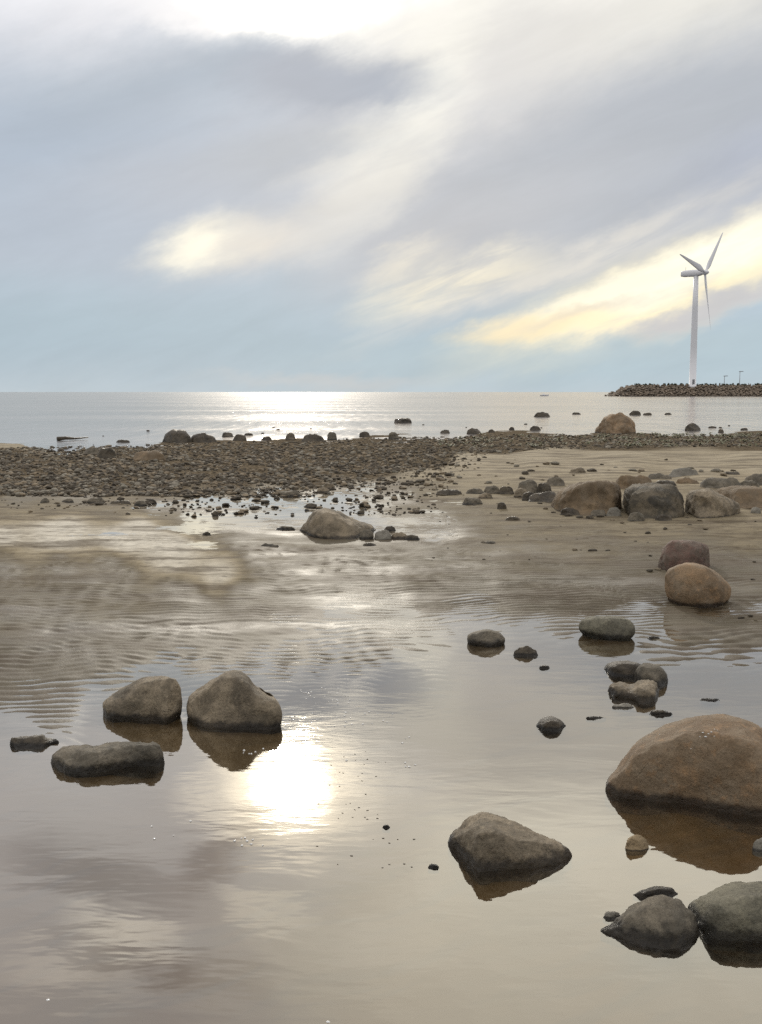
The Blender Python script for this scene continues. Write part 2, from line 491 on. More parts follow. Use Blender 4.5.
def ground_mat():
    m, nt, out = new_mat('wet_sand')
    pos = nt.add('ShaderNodeNewGeometry').outputs['Position']
    s = nt.add('ShaderNodeSeparateXYZ')
    nt.put(s.inputs[0], pos)
    z = s.outputs[2]
    dry_sheen = nt.add('ShaderNodeAttribute', attribute_name='dryness_sheen').outputs['Fac']
    n1 = nt.noise(pos, 1.7, 5, 0.6)
    n2 = nt.noise(pos, 9.0, 5, 0.65)
    n3 = nt.noise(pos, 260.0, 3, 0.7)
    n4 = nt.noise(nt.mapping(pos, rot=(0, 0, 0.08), scale=(0.7, 3.2, 1)), 1.0, 6, 0.65, 0.3)
    n5 = nt.noise(nt.mapping(pos, scale=(6, 16, 1)), 1.0, 4, 0.7)
    deep0 = nt.smooth(z, -0.03, 0.0)
    zz = nt.math('ADD', z, nt.math('MULTIPLY', nt.math('SUBTRACT', n2.outputs[0], 0.5), 0.006))
    drym = nt.math('ADD', dry_sheen, nt.math('MULTIPLY', nt.math('SUBTRACT', n1.outputs[0], 0.5), 0.5), clamp=True)
    wet = srgb(93, 84, 66)
    dryc = srgb(164, 150, 122)
    c = nt.mix(nt.smooth(drym, 0.15, 1.0), wet, dryc)
    c = nt.mix(nt.smooth(drym, 0.9, 1.0) if False else nt.smooth(nt.math('ADD', dry_sheen, nt.math('MULTIPLY', nt.math('SUBTRACT', n1.outputs[0], 0.5), 0.35)), 0.7, 2.1), c, srgb(222, 214, 196))  # sheen of the wet flat painted pale into the base colour
    sub = nt.smooth(zz, -0.012, 0.001)
    c = nt.mix(sub, srgb(90, 74, 48), c)
    deep = nt.smooth(zz, -0.10, -0.02)
    c = nt.mix(deep, srgb(88, 67, 38), c)
    ripple_shade = nt.noise(nt.mapping(pos, rot=(0, 0, 0.5), scale=(0.9, 0.11, 1), kind='TEXTURE'), 1.0, 5, 0.6, 0.5)
    c = nt.mix(nt.math('MULTIPLY', nt.smooth(ripple_shade.outputs[0], 0.5, 0.64, 0, 0.5), nt.math('SUBTRACT', 1.0, sub)), c, srgb(66, 54, 38))  # dark streaks on the submerged sand paint the shading of the bed ripples
    # mottling and dark grains
    c = nt.mix(nt.math('MULTIPLY', nt.smooth(n2.outputs[0], 0.35, 0.75, 0.0, 0.35), deep0), c, srgb(84, 74, 62), 'MIX')
    c = nt.mix(nt.math('MULTIPLY', nt.smooth(n4.outputs[0], 0.44, 0.62, 0.0, 0.75), deep0), c, srgb(88, 76, 60))
    c = nt.mix(nt.math('MULTIPLY', nt.smooth(n5.outputs[0], 0.57, 0.72, 0.0, 0.7), deep0), c, srgb(72, 63, 52))
    c = nt.mix(nt.math('MULTIPLY', nt.smooth(n3.outputs[0], 0.3, 0.7, 0.0, 0.28), deep0), c, srgb(70, 62, 54))
    bed = nt.smooth(nt.add('ShaderNodeAttribute', attribute_name='stony').outputs['Fac'], 0.3, 0.7)
    c = nt.mix(bed, c, nt.mix(nt.smooth(nt.noise(pos, 14.0, 4, 0.8).outputs[0], 0.4, 0.6), srgb(74, 66, 54), srgb(122, 110, 92)))
    b = nt.add('ShaderNodeBsdfPrincipled')
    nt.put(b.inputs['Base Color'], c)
    wetp = nt.math('MULTIPLY', nt.smooth(nt.noise(nt.mapping(pos, scale=(0.45, 1.3, 1)), 1.0, 5, 0.6, 0.4).outputs[0], 0.46, 0.66, 0, 0.15), nt.smooth(drym, 0.6, 0.25))
    rgh = nt.math('ADD', nt.math('SUBTRACT', nt.smooth(drym, 0.1, 0.6, 0.55, 0.85), nt.math('MULTIPLY', wetp, 0.7)), nt.math('MULTIPLY', bed, 0.3), clamp=True)
    nt.put(b.inputs['Roughness'], rgh)
    nt.put(b.inputs['Specular IOR Level'], nt.math('MULTIPLY', nt.math('MULTIPLY', sub, nt.math('SUBTRACT', 1.0, bed)), nt.math('ADD', nt.smooth(drym, 0.1, 0.8, 0.16, 0.12), wetp)))
    bump = nt.add('ShaderNodeBump')
    nt.put(bump.inputs['Strength'], nt.math('MULTIPLY', deep0, 0.5))
    bump.inputs['Distance'].default_value = 0.004
    hh = nt.math('ADD', nt.math('MULTIPLY', n3.outputs[0], 0.35), nt.noise(pos, 40.0, 4, 0.6).outputs[0])
    nt.put(bump.inputs['Height'], hh)
    nt.l.new(bump.outputs[0], b.inputs['Normal'])
    nt.l.new(b.outputs[0], out.inputs[0])
    return m


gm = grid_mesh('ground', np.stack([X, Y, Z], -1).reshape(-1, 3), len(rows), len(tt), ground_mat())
att = gm.attributes.new('dryness_sheen', 'FLOAT', 'POINT')
att.data.foreach_set('value', DRY_SHEEN.astype(np.float32).ravel())
att = gm.attributes.new('stony', 'FLOAT', 'POINT')
att.data.foreach_set('value', STONY.astype(np.float32).ravel())
tag(link('ground', gm), kind='structure')


# ------------------------------------------------------------------ water
def pool_mat():
    m, nt, out = new_mat('shallow_water')
    pos = nt.add('ShaderNodeNewGeometry').outputs['Position']
    a = nt.noise(nt.mapping(pos, scale=(2.2, 5.5, 1)), 1.0, 3, 0.5, 0.3)
    b = nt.noise(nt.mapping(pos, rot=(0, 0, 0.25), scale=(7, 17, 1)), 1.0, 2, 0.5, 0.2)
    gust = nt.smooth(nt.noise(nt.mapping(pos, scale=(0.5, 0.9, 1)), 1.0, 2).outputs[0], 0.42, 0.62)
    h = nt.math('ADD', nt.math('MULTIPLY', a.outputs[0], 1.0), nt.math('MULTIPLY', nt.math('MULTIPLY', b.outputs[0], gust), 0.35))
    # a cat's-paw of wind on the middle of the pool
    gp = at(325, 750)
    pw = nt.add('ShaderNodeTexGradient', gradient_type='SPHERICAL')
    nt.put(pw.inputs[0], nt.mapping(pos, (gp[0], gp[1], 0), scale=(0.75, 1.5, 1), kind='TEXTURE'))
    fine = nt.noise(nt.mapping(pos, rot=(0, 0, 0.1), scale=(13, 34, 1)), 1.0, 3, 0.6, 0.2)
    h = nt.math('ADD', h, nt.math('MULTIPLY', nt.math('MULTIPLY', fine.outputs[0], nt.smooth(pw.outputs[1], 0.05, 0.9)), 0.3))
    bump = nt.add('ShaderNodeBump')
    bump.inputs['Strength'].default_value = 1.0
    bump.inputs['Distance'].default_value = 0.0014
    nt.put(bump.inputs['Height'], h)
    lw = nt.add('ShaderNodeLayerWeight')
    lw.inputs['Blend'].default_value = 0.5
    nt.l.new(bump.outputs[0], lw.inputs['Normal'])
    f = nt.math('ADD', nt.math('MULTIPLY', nt.math('POWER', lw.outputs['Facing'], 2.3), 0.86), 0.055, clamp=True)
    tr = nt.add('ShaderNodeBsdfTransparent')
    tr.inputs[0].default_value = (0.93, 0.90, 0.84, 1)
    gl = nt.add('ShaderNodeBsdfGlossy')
    gl.inputs['Roughness'].default_value = 0.02
    gl.inputs['Color'].default_value = (1, 0.98, 0.93, 1)
    nt.l.new(bump.outputs[0], gl.inputs['Normal'])
    mxs = nt.add('ShaderNodeMixShader')
    nt.put(mxs.inputs[0], f)
    nt.l.new(tr.outputs[0], mxs.inputs[1])
    nt.l.new(gl.outputs[0], mxs.inputs[2])
    nt.l.new(mxs.outputs[0], out.inputs[0])
    return m


def sea_mat():
    m, nt, out = new_mat('sea_water')
    pos = nt.add('ShaderNodeNewGeometry').outputs['Position']
    a = nt.noise(nt.mapping(pos, scale=(0.55, 1.5, 1)), 1.0, 4, 0.6, 0.3)
    b = nt.noise(nt.mapping(pos, scale=(0.03, 0.10, 1)), 1.0, 3, 0.5)
    bump = nt.add('ShaderNodeBump')
    bump.inputs['Strength'].default_value = 1.0
    bump.inputs['Distance'].default_value = 0.05
    c_ = nt.noise(nt.mapping(pos, scale=(0.9, 0.22, 1)), 1.0, 2, 0.5)
    nt.put(bump.inputs['Height'], nt.math('ADD', a.outputs[0], nt.math('MULTIPLY', c_.outputs[0], 2.4)))
    d = nt.add('ShaderNodeBsdfDiffuse')
    d.inputs[0].default_value = (0.15, 0.148, 0.145, 1)
    gl = nt.add('ShaderNodeBsdfGlossy')
    nt.put(gl.inputs['Roughness'], nt.smooth(b.outputs[0], 0.35, 0.65, 0.10, 0.14))
    gl.inputs['Color'].default_value = (1.0, 0.935, 0.88, 1)
    nt.l.new(bump.outputs[0], gl.inputs['Normal'])
    mxs = nt.add('ShaderNodeMixShader')
    mxs.inputs[0].default_value = 0.80
    nt.l.new(d.outputs[0], mxs.inputs[1])
    nt.l.new(gl.outputs[0], mxs.inputs[2])
    nt.l.new(mxs.outputs[0], out.inputs[0])
    return m


def sheet(name, x0, x1, y0, y1, z, mat):
    me = mesh_from(name, [(x0, y0, z), (x1, y0, z), (x1, y1, z), (x0, y1, z)], [(0, 1, 2, 3)], mat, False)
    return tag(link(name, me), kind='structure')


sheet('pool_water', -60, 60, -9, 29.5, 0.0, pool_mat())
sheet('sea_water', -40000, 40000, 29.5, 40000, 0.0, sea_mat())


# ------------------------------------------------------------------ rock materials
def rock_mat(name, c1, c2, c3, wet_h=0.03, scale=1.0, speck=0.2, rough=0.75, wet=0.2):
    m, nt, out = new_mat(name)
    tc = nt.add('ShaderNodeTexCoord').outputs['Object']
    rnd = nt.add('ShaderNodeObjectInfo').outputs['Random']
    ofs = nt.add('ShaderNodeVectorMath', operation='ADD')
    nt.put(ofs.inputs[0], tc)
    nt.put(ofs.inputs[1], nt.math('MULTIPLY', rnd, 37.0))
    v = ofs.outputs[0]
    n1 = nt.noise(v, 5.0 * scale, 6, 0.62, 0.4)
    n2 = nt.noise(v, 22.0 * scale, 5, 0.65)
    n3 = nt.noise(v, 95.0 * scale, 5, 0.8)
    n4 = nt.noise(v, 2.2 * scale, 3, 0.5, 0.6)
    c1v = nt.mix(nt.smooth(n4.outputs[0], 0.35, 0.62), tuple(x * 0.5 for x in c1[:3]) + (1,), c1)
    c = nt.mix(nt.smooth(n1.outputs[0], 0.38, 0.62), c1v, c2)
    c = nt.mix(nt.smooth(n2.outputs[0], 0.5, 0.72, 0, 0.75), c, c3)
    c = nt.mix(nt.smooth(n3.outputs[0], 0.49, 0.40, 0, speck + .2), c, (c1[0] * .25, c1[1] * .25, c1[2] * .25, 1))
    c = nt.mix(nt.smooth(n3.outputs[0], 0.56, 0.66, 0, speck + .1), c, (min(1, c2[0] * 1.7), min(1, c2[1] * 1.7), min(1, c2[2] * 1.7), 1))
    # stains and lichen in patches, a few hairline cracks
    n6 = nt.noise(v, 3.4 * scale, 7, 0.7, 1.2)
    c = nt.mix(nt.smooth(n6.outputs[0], 0.50, 0.62, 0, 0.5), c, (c1[0] * .42, c1[1] * .42, c1[2] * .40, 1))
    n7 = nt.noise(v, 8.0 * scale, 8, 0.75, 0.6)
    c = nt.mix(nt.smooth(n7.outputs[0], 0.58, 0.68, 0, 0.35), c, (min(1, c2[0] * 1.5), min(1, c2[1] * 1.5), min(1, c2[2] * 1.45), 1))
    cr_ = nt.math('ABSOLUTE', nt.math('SUBTRACT', nt.noise(v, 2.3 * scale, 5, 0.5, 0.8).outputs[0], 0.5))
    crk = nt.math('MULTIPLY', nt.smooth(cr_, 0.006, 0.0), nt.smooth(n1.outputs[0], 0.56, 0.64))
    c = nt.mix(nt.math('MULTIPLY', crk, 0.7), c, (c1[0] * .2, c1[1] * .2, c1[2] * .2, 1))
    # dark wet band where the water laps
    s = nt.add('ShaderNodeSeparateXYZ')
    nt.put(s.inputs[0], nt.add('ShaderNodeNewGeometry').outputs['Position'])
    zz = nt.math('SUBTRACT', s.outputs[2], nt.math('MULTIPLY', nt.math('SUBTRACT', n2.outputs[0], 0.5), wet_h * 1.2))
    wf = nt.smooth(zz, wet_h * 0.45, wet_h * 1.1)
    cw = nt.mix(1.0, c, (wet, wet * .95, wet * .88, 1), 'MULTIPLY')
    c = nt.mix(wf, cw, c)
    b = nt.add('ShaderNodeBsdfPrincipled')
    nt.put(b.inputs['Base Color'], c)
    nt.put(b.inputs['Roughness'], nt.math('ADD', nt.math('MULTIPLY', wf, rough - 0.35), 0.35))
    b.inputs['Specular IOR Level'].default_value = 0.35
    bump = nt.add('ShaderNodeBump')
    bump.inputs['Strength'].default_value = 0.7
    bump.inputs['Distance'].default_value = 0.022
    hh = nt.math('ADD', nt.math('MULTIPLY', n2.outputs[0], 0.9), nt.math('MULTIPLY', n3.outputs[0], 0.45))
    hh = nt.math('SUBTRACT', nt.math('ADD', hh, nt.math('MULTIPLY', n7.outputs[0], 1.2)), nt.math('MULTIPLY', crk, 0.5))
    nt.put(bump.inputs['Height'], hh)
    nt.l.new(bump.outputs[0], b.inputs['Normal'])
    nt.l.new(b.outputs[0], out.inputs[0])
    return m


M = {
    'sandy': rock_mat('sandy_pebble', srgb(173, 151, 117), srgb(156, 136, 106), srgb(140, 117, 89), 0.004),
    'orange': rock_mat('orange_brown_rock', srgb(160, 133, 102), srgb(138, 121, 99), srgb(171, 136, 99), 0.045),
    'grey': rock_mat('grey_brown_rock', srgb(130, 118, 99), srgb(153, 138, 115), srgb(102, 92, 77), 0.045),
    'dark': rock_mat('dark_grey_rock', srgb(106, 99, 86), srgb(128, 118, 101), srgb(84, 78, 68), 0.042),
    'green': rock_mat('grey_green_rock', srgb(110, 105, 90), srgb(132, 126, 107), srgb(89, 86, 74), 0.045),
    'red': rock_mat('reddish_rock', srgb(125, 99, 86), srgb(113, 100, 87), srgb(134, 100, 87), 0.03),
    'tan': rock_mat('tan_rock', srgb(138, 117, 90), srgb(117, 102, 82), srgb(100, 85, 65), 0.03),
    'blue': rock_mat('blue_grey_rock', srgb(78, 72, 60), srgb(108, 97, 79), srgb(65, 60, 51), 0.03),
    'black': rock_mat('wet_black_rock', srgb(74, 66, 54), srgb(93, 83, 67), srgb(60, 54, 46), 0.02, rough=0.5),
    'pale': rock_mat('pale_grey_rock', srgb(145, 139, 126), srgb(128, 122, 110), srgb(112, 106, 95), 0.008),
}


# ------------------------------------------------------------------ boulders
def smooth_curve(px, pts):
    """monotone-ish smooth interpolation of an outline"""
    p = np.array(pts, float)
    x, y = p[:, 0], p[:, 1]
    for k in range(1, len(x)):
        if x[k] <= x[k - 1]:
            x[k] = x[k - 1] + 0.05
    n = len(x)
    dlt = np.diff(y) / np.diff(x)
    mm = np.zeros(n)
    mm[0], mm[-1] = dlt[0], dlt[-1]
    for k in range(1, n - 1):
        mm[k] = 0 if dlt[k - 1] * dlt[k] <= 0 else 2 * dlt[k - 1] * dlt[k] / (dlt[k - 1] + dlt[k])
    i = np.clip(np.searchsorted(x, px) - 1, 0, n - 2)
    h = x[i + 1] - x[i]
    t = np.clip((px - x[i]) / h, 0, 1)
    return ((2 * t ** 3 - 3 * t ** 2 + 1) * y[i] + (t ** 3 - 2 * t ** 2 + t) * h * mm[i]
            + (-2 * t ** 3 + 3 * t ** 2) * y[i + 1] + (t ** 3 - t ** 2) * h * mm[i + 1])


SEED = [0]


def boulder(label, top, front, mat, depth=0.75, z0=0.0, n=2.5, rough=0.02, under=0.0, ridge=0.3, sink=0.35, name='boulder', cat='boulder',
            group=None, res=1.0, facets=6, chip=0.07, carve=()):
    """a rock whose skyline and foot are known: real depth behind the foot, section by section"""
    SEED[0] += 1
    rs = np.random.RandomState(100 + SEED[0])
    x0, x1 = top[0][0], top[-1][0]
    nu, nv = max(14, int(64 * res)), max(10, int(40 * res))
    uu = 0.5 - 0.5 * np.cos(np.linspace(0.02, 1, nu) * math.pi * 0.98 + 0.0)
    uu = (uu - uu[0]) / (uu[-1] - uu[0]) * 0.996 + 0.002
    pxs = x0 + uu * (x1 - x0)
    ty = smooth_curve(pxs, top)
    fx = [list(p) for p in front]
    fx[0][0], fx[-1][0] = min(fx[0][0], x0), max(fx[-1][0], x1)
    fy = smooth_curve(pxs, fx)
    F = np.array([at(a, b, z0) for a, b in zip(pxs, fy)])
    L, R = F[0], F[-1]
    width = np.hypot(R[0] - L[0], R[1] - L[1])
    rays_xy = F[:, :2] / F[:, 1:2]                     # ground direction of each column
    chord = L[1] + (R[1] - L[1]) * uu
    prof = np.sqrt(np.clip(1 - np.abs(2 * uu - 1) ** 2.4, 0, 1))
    yb = np.maximum(chord, F[:, 1]) + depth * width * prof * 0.66 + 0.01 * width
    # the far foot stays behind the skyline, also at low tips
    lim = np.array([at(a, t + 0.3 * max(f - t, 0.2), z0)[1] for a, t, f in zip(pxs, ty, fy)])
    yb = np.maximum(np.minimum(yb, lim), F[:, 1] + 0.004 * width)
    yf = F[:, 1]
    ym = yf + ridge * (yb - yf)
    th = np.linspace(0, math.pi, nv)
    c = np.sign(np.cos(th)) * np.abs(np.cos(th)) ** (2 / n)
    s = np.abs(np.sin(th)) ** (2 / n)
    Yg = np.where(c[None, :] > 0, ym[:, None] + (yf - ym)[:, None] * c[None, :], ym[:, None] - (yb - ym)[:, None] * c[None, :])
    h = np.array([max(at_y(a, b, y)[2] - z0, 0.002) for a, b, y in zip(pxs, ty, ym)])
    for k in range(6):
        r = row_of(Yg, z0 + h[:, None] * s[None, :])
        err = r.min(1) - ty                            # + : too low in the picture
        h = np.maximum(h + 0.9 * err * ym / FPX, 0.0015)
    Zg = z0 + h[:, None] * s[None, :]
    # skirts below the foot
    dn = sink * max(h.max(), 0.05)
    sk = np.array([1.0, 0.45])
    Yf = np.stack([yf + (ym - yf) * 0.12 * k for k in sk], 1)
    Yb = np.stack([yb - (yb - ym) * 0.12 * k for k in sk[::-1]], 1)
    Zf = np.stack([np.full(nu, z0 - dn * k) for k in sk], 1)
    Zb = np.stack([np.full(nu, z0 - dn * k) for k in sk[::-1]], 1)
    Yg = np.concatenate([Yf, Yg, Yb], 1)
    Zg = np.concatenate([Zf, Zg, Zb], 1)
    if under:
        t = np.clip((Zg - z0) / (0.4 * h.max()), 0, 1)
        k = 1 - under * (1 - t) ** 2
        Yg = ym[:, None] + (Yg - ym[:, None]) * k
        sx = k
    else:
        sx = np.ones_like(Yg)
    Xg = rays_xy[:, 0][:, None] * Yg
    xm = Xg.mean()
    Xg = xm + (Xg - xm) * sx
    V = np.stack([Xg, Yg, Zg], -1)
    nc = V.shape[1]
    cen = np.array([xm, (yf.min() + yb.max()) / 2, z0])
    P = V - cen
    # normals for the displacement
    du, dv = np.gradient(P, axis=0), np.gradient(P, axis=1)
    N = np.cross(du, dv)
    N /= np.linalg.norm(N, axis=-1, keepdims=True) + 1e-9
    if (N * P).sum(-1).mean() < 0:
        N = -N
    size = max(width, h.max())
    # broken planes: shave what sticks out beyond a few random planes
    for k in range(facets):
        d = rs.normal(size=3)
        d[2] = abs(d[2]) * 0.7
        d[1] = -abs(d[1]) - 0.5
        d[0] *= 0.45
        d /= np.linalg.norm(d)
        proj = P @ d
        lim = proj.max() - chip * size * (0.5 + rs.rand())
        over = np.maximum(proj - lim, 0) * np.clip((P[..., 2]) / (0.25 * h.max()), 0, 1) * np.clip(h / (0.5 * h.max()), 0, 1)[:, None]
        P = P - 0.8 * over[..., None] * d
    off = rs.rand(3) * 100
    e = np.minimum(1, np.minimum(uu, 1 - uu) / 0.06)[:, None]
    ridged = 1 - 2 * np.abs(fbm(P / size * 4.5 + off + 31, 3))
    disp = rough * size * (0.9 * fbm(P / size * 3.2 + off, 3) + 0.45 * fbm(P / size * 11 + off, 3, 0.6) + 0.35 * np.minimum(ridged, 0.4)
                           + 0.14 * fbm(P / size * 40 + off, 2, 0.6))
    P = P + N * (disp * (0.3 + 0.7 * e))[..., None]
    for (cx_, cy_, ra, rb, ang, dep) in carve:          # broken-out notches
        wy, wz = P[..., 1] + cen[1], P[..., 2] + cen[2]
        fwd = wy * cp - (wz - CAM_H) * sp
        qx, qy = CX + FPX * (P[..., 0] + cen[0]) / fwd - cx_, row_of(wy, wz) - cy_
        ca, sa = math.cos(ang), math.sin(ang)
        rr = ((qx * ca + qy * sa) / ra) ** 2 + ((-qx * sa + qy * ca) / rb) ** 2
        k = np.clip(1.3 * (1 - rr), 0, 1) * (np.arange(nc)[None, :] < nc * 0.6)
        P[..., 1] += dep * k
        P[..., 2] -= 0.3 * dep * k
    V = P.reshape(-1, 3)
    idx = np.arange(nu * nc).reshape(nu, nc)
    faces = np.stack([idx[:-1, :-1], idx[:-1, 1:], idx[1:, 1:], idx[1:, :-1]], -1).reshape(-1, 4).tolist()
    for line in (idx[0][::-1], idx[-1]):
        faces.append(list(map(int, line)))
    me = mesh_from(name, V, faces, M[mat])
    me.flip_normals() if ((N * 0).sum() != 0) else None
    o = link(name, me, cen)
    return tag(o, label, cat, group)


def stone(label, x0, x1, yt, yb, mat, lean=0.0, n=2.2, depth=0.7, z0=0.0, name='stone', cat='stone', group=None, res=0.5, rough=0.045, **kw):
    """smaller rock from its extent; lean shifts the peak to one side"""
    P0 = at((x0 + x1) / 2, yb, z0)
    w = (x1 - x0) / FPX * P0[1]
    sag = min(0.5 * (yb - yt), 0.35 * depth * w * (yb - 392) ** 2 / 1727)
    top, fr = [], []
    for k in range(9):
        u = k / 8
        uk = u ** (2 ** -lean) if lean < 0 else 1 - (1 - u) ** (2 ** lean)
        p = max(0.0, 1 - abs(2 * uk - 1) ** n) ** (1 / n)
        jit = 0 if k in (0, 8) else rng.uniform(-.05, .05) * (yb - yt)
        top.append((x0 + u * (x1 - x0), (yb - sag) - (yb - sag - yt) * p + jit))
        fr.append((x0 + u * (x1 - x0), (yb - sag) + sag * math.sqrt(max(0, 1 - (2 * u - 1) ** 2))))
    return boulder(label, top, fr, mat, depth=depth, z0=z0, name=name, cat=cat, group=group, res=res, rough=rough, facets=6, chip=.1, **kw)


# ---- boulders in and around the pool
huge = boulder('huge rounded orange-brown boulder half out of the frame, standing in the pool',
        [(605, 790), (607, 780), (616, 768), (628, 750), (640, 738), (660, 727), (683, 719), (705, 716), (730, 718), (750, 724), (762, 730), (785, 745), (805, 765), (818, 790)],
        [(605, 790), (620, 796), (645, 801), (680, 804), (710, 809), (740, 815), (762, 817), (790, 814), (818, 800)], 'orange', 0.8, rough=0.013, res=1.8, facets=0, ridge=.15, n=2.5)
# white bird droppings on its crown
me = huge.data
co = np.array([v.co[:] for v in me.vertices]) + np.array(huge.location)
fw = co[:, 1] * cp - (co[:, 2] - CAM_H) * sp
qx, qy = CX + FPX * co[:, 0] / fw, row_of(co[:, 1], co[:, 2])
Vs, Fs, nv = [], [], 0
t_ = np.array([(1, 0, 0), (.5, .87, 0), (-.5, .87, 0), (-1, 0, 0), (-.5, -.87, 0), (.5, -.87, 0), (0, 0, .5), (0, 0, -.5)])
tf = np.array([(k, (k + 1) % 6, 6) for k in range(6)] + [((k + 1) % 6, k, 7) for k in range(6)])
for x_, y_, r_ in [(659, 735, .004), (704, 733, .006), (707, 737, .008), (711, 732, .006), (715, 728, .004), (701, 737, .004), (690, 749, .004), (708, 734, .005), (713, 736, .004), (718, 731, .003)]:
    k = np.argmin((qx - x_) ** 2 + (qy - y_) ** 2 + (co[:, 1] > huge.location[1] + .1) * 1e6)
    Vs.append(t_ * np.array([r_, r_ * .7, r_ * .8]) + co[k] - np.array(huge.location))
    Fs.append(tf + nv)
    nv += 8
mw, ntw, ow = new_mat('dropping_white')
bw_ = ntw.add('ShaderNodeBsdfPrincipled')
bw_.inputs['Base Color'].default_value = (.75, .74, .7, 1)
bw_.inputs['Roughness'].default_value = .7
ntw.l.new(bw_.outputs[0], ow.inputs[0])
link('bird_droppings', mesh_from('bird_droppings', np.concatenate(Vs), np.concatenate(Fs), mw), (0, 0, 0), huge)['kind'] = 'stuff'
boulder('wedge-shaped brown boulder alone in open pool water, high at its left end',
        [(448, 842.5), (451, 836), (459, 827), (472, 817), (483.5, 813.5), (495, 815), (508, 821), (526, 829), (546, 836), (559.5, 842), (568, 849), (572, 856)],
        [(448, 844), (460, 855), (474, 867), (481, 872), (510, 870), (540, 867), (565, 861), (572, 856)], 'grey', 0.6, rough=0.020, res=1.6, facets=4, chip=.04, ridge=.18)
boulder('tall peaked boulder with a dark notch, right one of the touching pair in the pool',
        [(185, 717), (187, 705), (193, 695.5), (209, 681.5), (224.5, 672.5), (236, 671), (246, 675.5), (256, 687), (272, 694.5), (280, 705), (283, 717), (284, 727)],
        [(185, 718), (195, 725), (210, 729), (240, 730.5), (265, 730.5), (284, 728)], 'grey', 0.8, rough=0.016, res=1.5, facets=4, chip=.05, under=.06, ridge=.35, carve=[(267, 692, 11, 3.5, .75, .06)])
boulder('flat-topped grey boulder sloping to the left, left one of the touching pair in the pool',
        [(101, 713), (103, 703), (114, 694.5), (130, 685.5), (146, 677.5), (165, 676.5), (176, 679), (181, 687.5), (182.5, 703), (183, 716)],
        [(101, 713), (108, 719), (120, 721), (150, 721), (168, 722.5), (183, 717)], 'grey', 0.75, rough=0.016, res=1.3, facets=4, chip=.04, under=.06)
boulder('long low slab of dark rock lying in the pool below the touching pair',
        [(50.5, 763), (53, 754.5), (65, 747.5), (90.5, 743.5), (118, 742.5), (149.5, 740.5), (160.5, 744.5), (164, 753), (165, 762)],
        [(50.5, 764), (60, 771), (78, 776), (92, 775), (115, 770), (140, 767), (155, 767), (165, 763)], 'dark', 0.32, n=2.8, rough=0.022, res=1.3, facets=4, chip=.03)
boulder('small black wet stone with a knob, nearest the left edge of the pool',
        [(10, 743), (12, 737), (25, 736), (42, 735), (47, 738), (57, 739), (59, 742)],
        [(10, 745), (20, 749), (40, 749), (48, 745), (59, 743)], 'black', 0.4, rough=0.03, res=.7, name='stone', cat='stone')
boulder('rounded dark stone standing in the pool beside a much smaller low one',
        [(466, 642), (468, 635), (476, 631), (487, 629.5), (498, 632), (504, 637), (506, 643)],
        [(466, 643), (475, 646), (490, 646.5), (506, 644)], 'dark', 0.75, rough=0.015, res=.8, under=.1, facets=2, name='stone', cat='stone')
stone('small low oval stone just right of the rounded dark one in the pool', 513, 538, 647, 657, 'black')
boulder('smooth oval olive-grey boulder on the rippled rim of the pool',
        [(578, 634), (578.5, 624.5), (583, 619), (593, 616), (610, 615.5), (626, 618.5), (634, 626.5), (636, 638)],
        [(578, 635), (590, 638), (610, 640), (625, 640), (636, 639)], 'green', 0.7, n=2.6, rough=0.01, res=1.0, under=.22, facets=2, chip=.03)
boulder('dark flat wet stone, rear of the three lying together in the pool',
        [(604, 668), (610, 662.5), (620, 661), (635, 662.5), (644, 666)], [(604, 669), (615, 676), (635, 678), (644, 674)], 'black', 0.5, res=.7, name='stone', cat='stone')
boulder('domed dark stone, right of the three lying together in the pool',
        [(632, 675), (637, 667), (645, 663.5), (656, 665), (664, 671), (668, 680)], [(632, 677), (645, 684), (660, 687), (668, 682)], 'dark', 0.7, res=.7, name='stone', cat='stone')
boulder('broken brown stone with a split face, front of the three lying together in the pool',
        [(608, 690), (612, 684), (622, 683), (630, 684.5), (640, 680.5), (652, 681), (658, 688), (658.5, 693)],
        [(608, 691), (616, 697), (630, 699), (645, 704), (655, 700), (658.5, 694)], 'grey', 0.5, res=.8, rough=.035, name='stone', cat='stone')
boulder('little dark dome of stone alone in the pool, left of the huge orange-brown boulder',
        [(536, 725), (541, 719), (549, 716), (558, 718.5), (566, 725)], [(536, 726), (545, 731), (555, 732), (566, 726)], 'black', 0.8, res=.7, name='stone', cat='stone')
boulder('round orange-topped boulder standing in the narrow pool on the sand flat',
        [(664, 600), (663.8, 577), (669, 569), (678.5, 564), (689.5, 562.5), (701, 564.5), (712, 570), (723, 579), (730, 587), (732, 596), (732.3, 603)],
        [(664, 602), (675, 606.5), (700, 608.5), (720, 607.5), (732.3, 604)], 'orange', 0.8, n=2.5, rough=0.012, res=1.2, under=.2, facets=2, chip=.03)
boulder('reddish square-shouldered boulder behind the round orange-topped one',
        [(657.5, 567), (660, 556), (664, 546), (672, 540), (686.5, 540), (701, 543.5), (707, 548.5), (709, 559), (709.5, 566)],
        [(657, 568), (670, 573), (690, 574), (709.5, 568)], 'red', 0.7, n=2.8, z0=.012, rough=0.02, res=.9, facets=4)
boulder('flat dark boulder with a pointed left end, left of the lower pool group',
        [(600.5, 929.7), (608, 926), (621, 915.5), (629, 907), (643.5, 900), (660, 896.6), (673, 899), (686, 908.5), (697, 922.6), (700, 933)],
        [(600, 931), (625, 940), (645, 946), (663, 949.5), (680, 947), (692, 941), (700, 935)], 'dark', 0.5, n=1.8, rough=0.025, res=1.3, facets=4, ridge=.75)
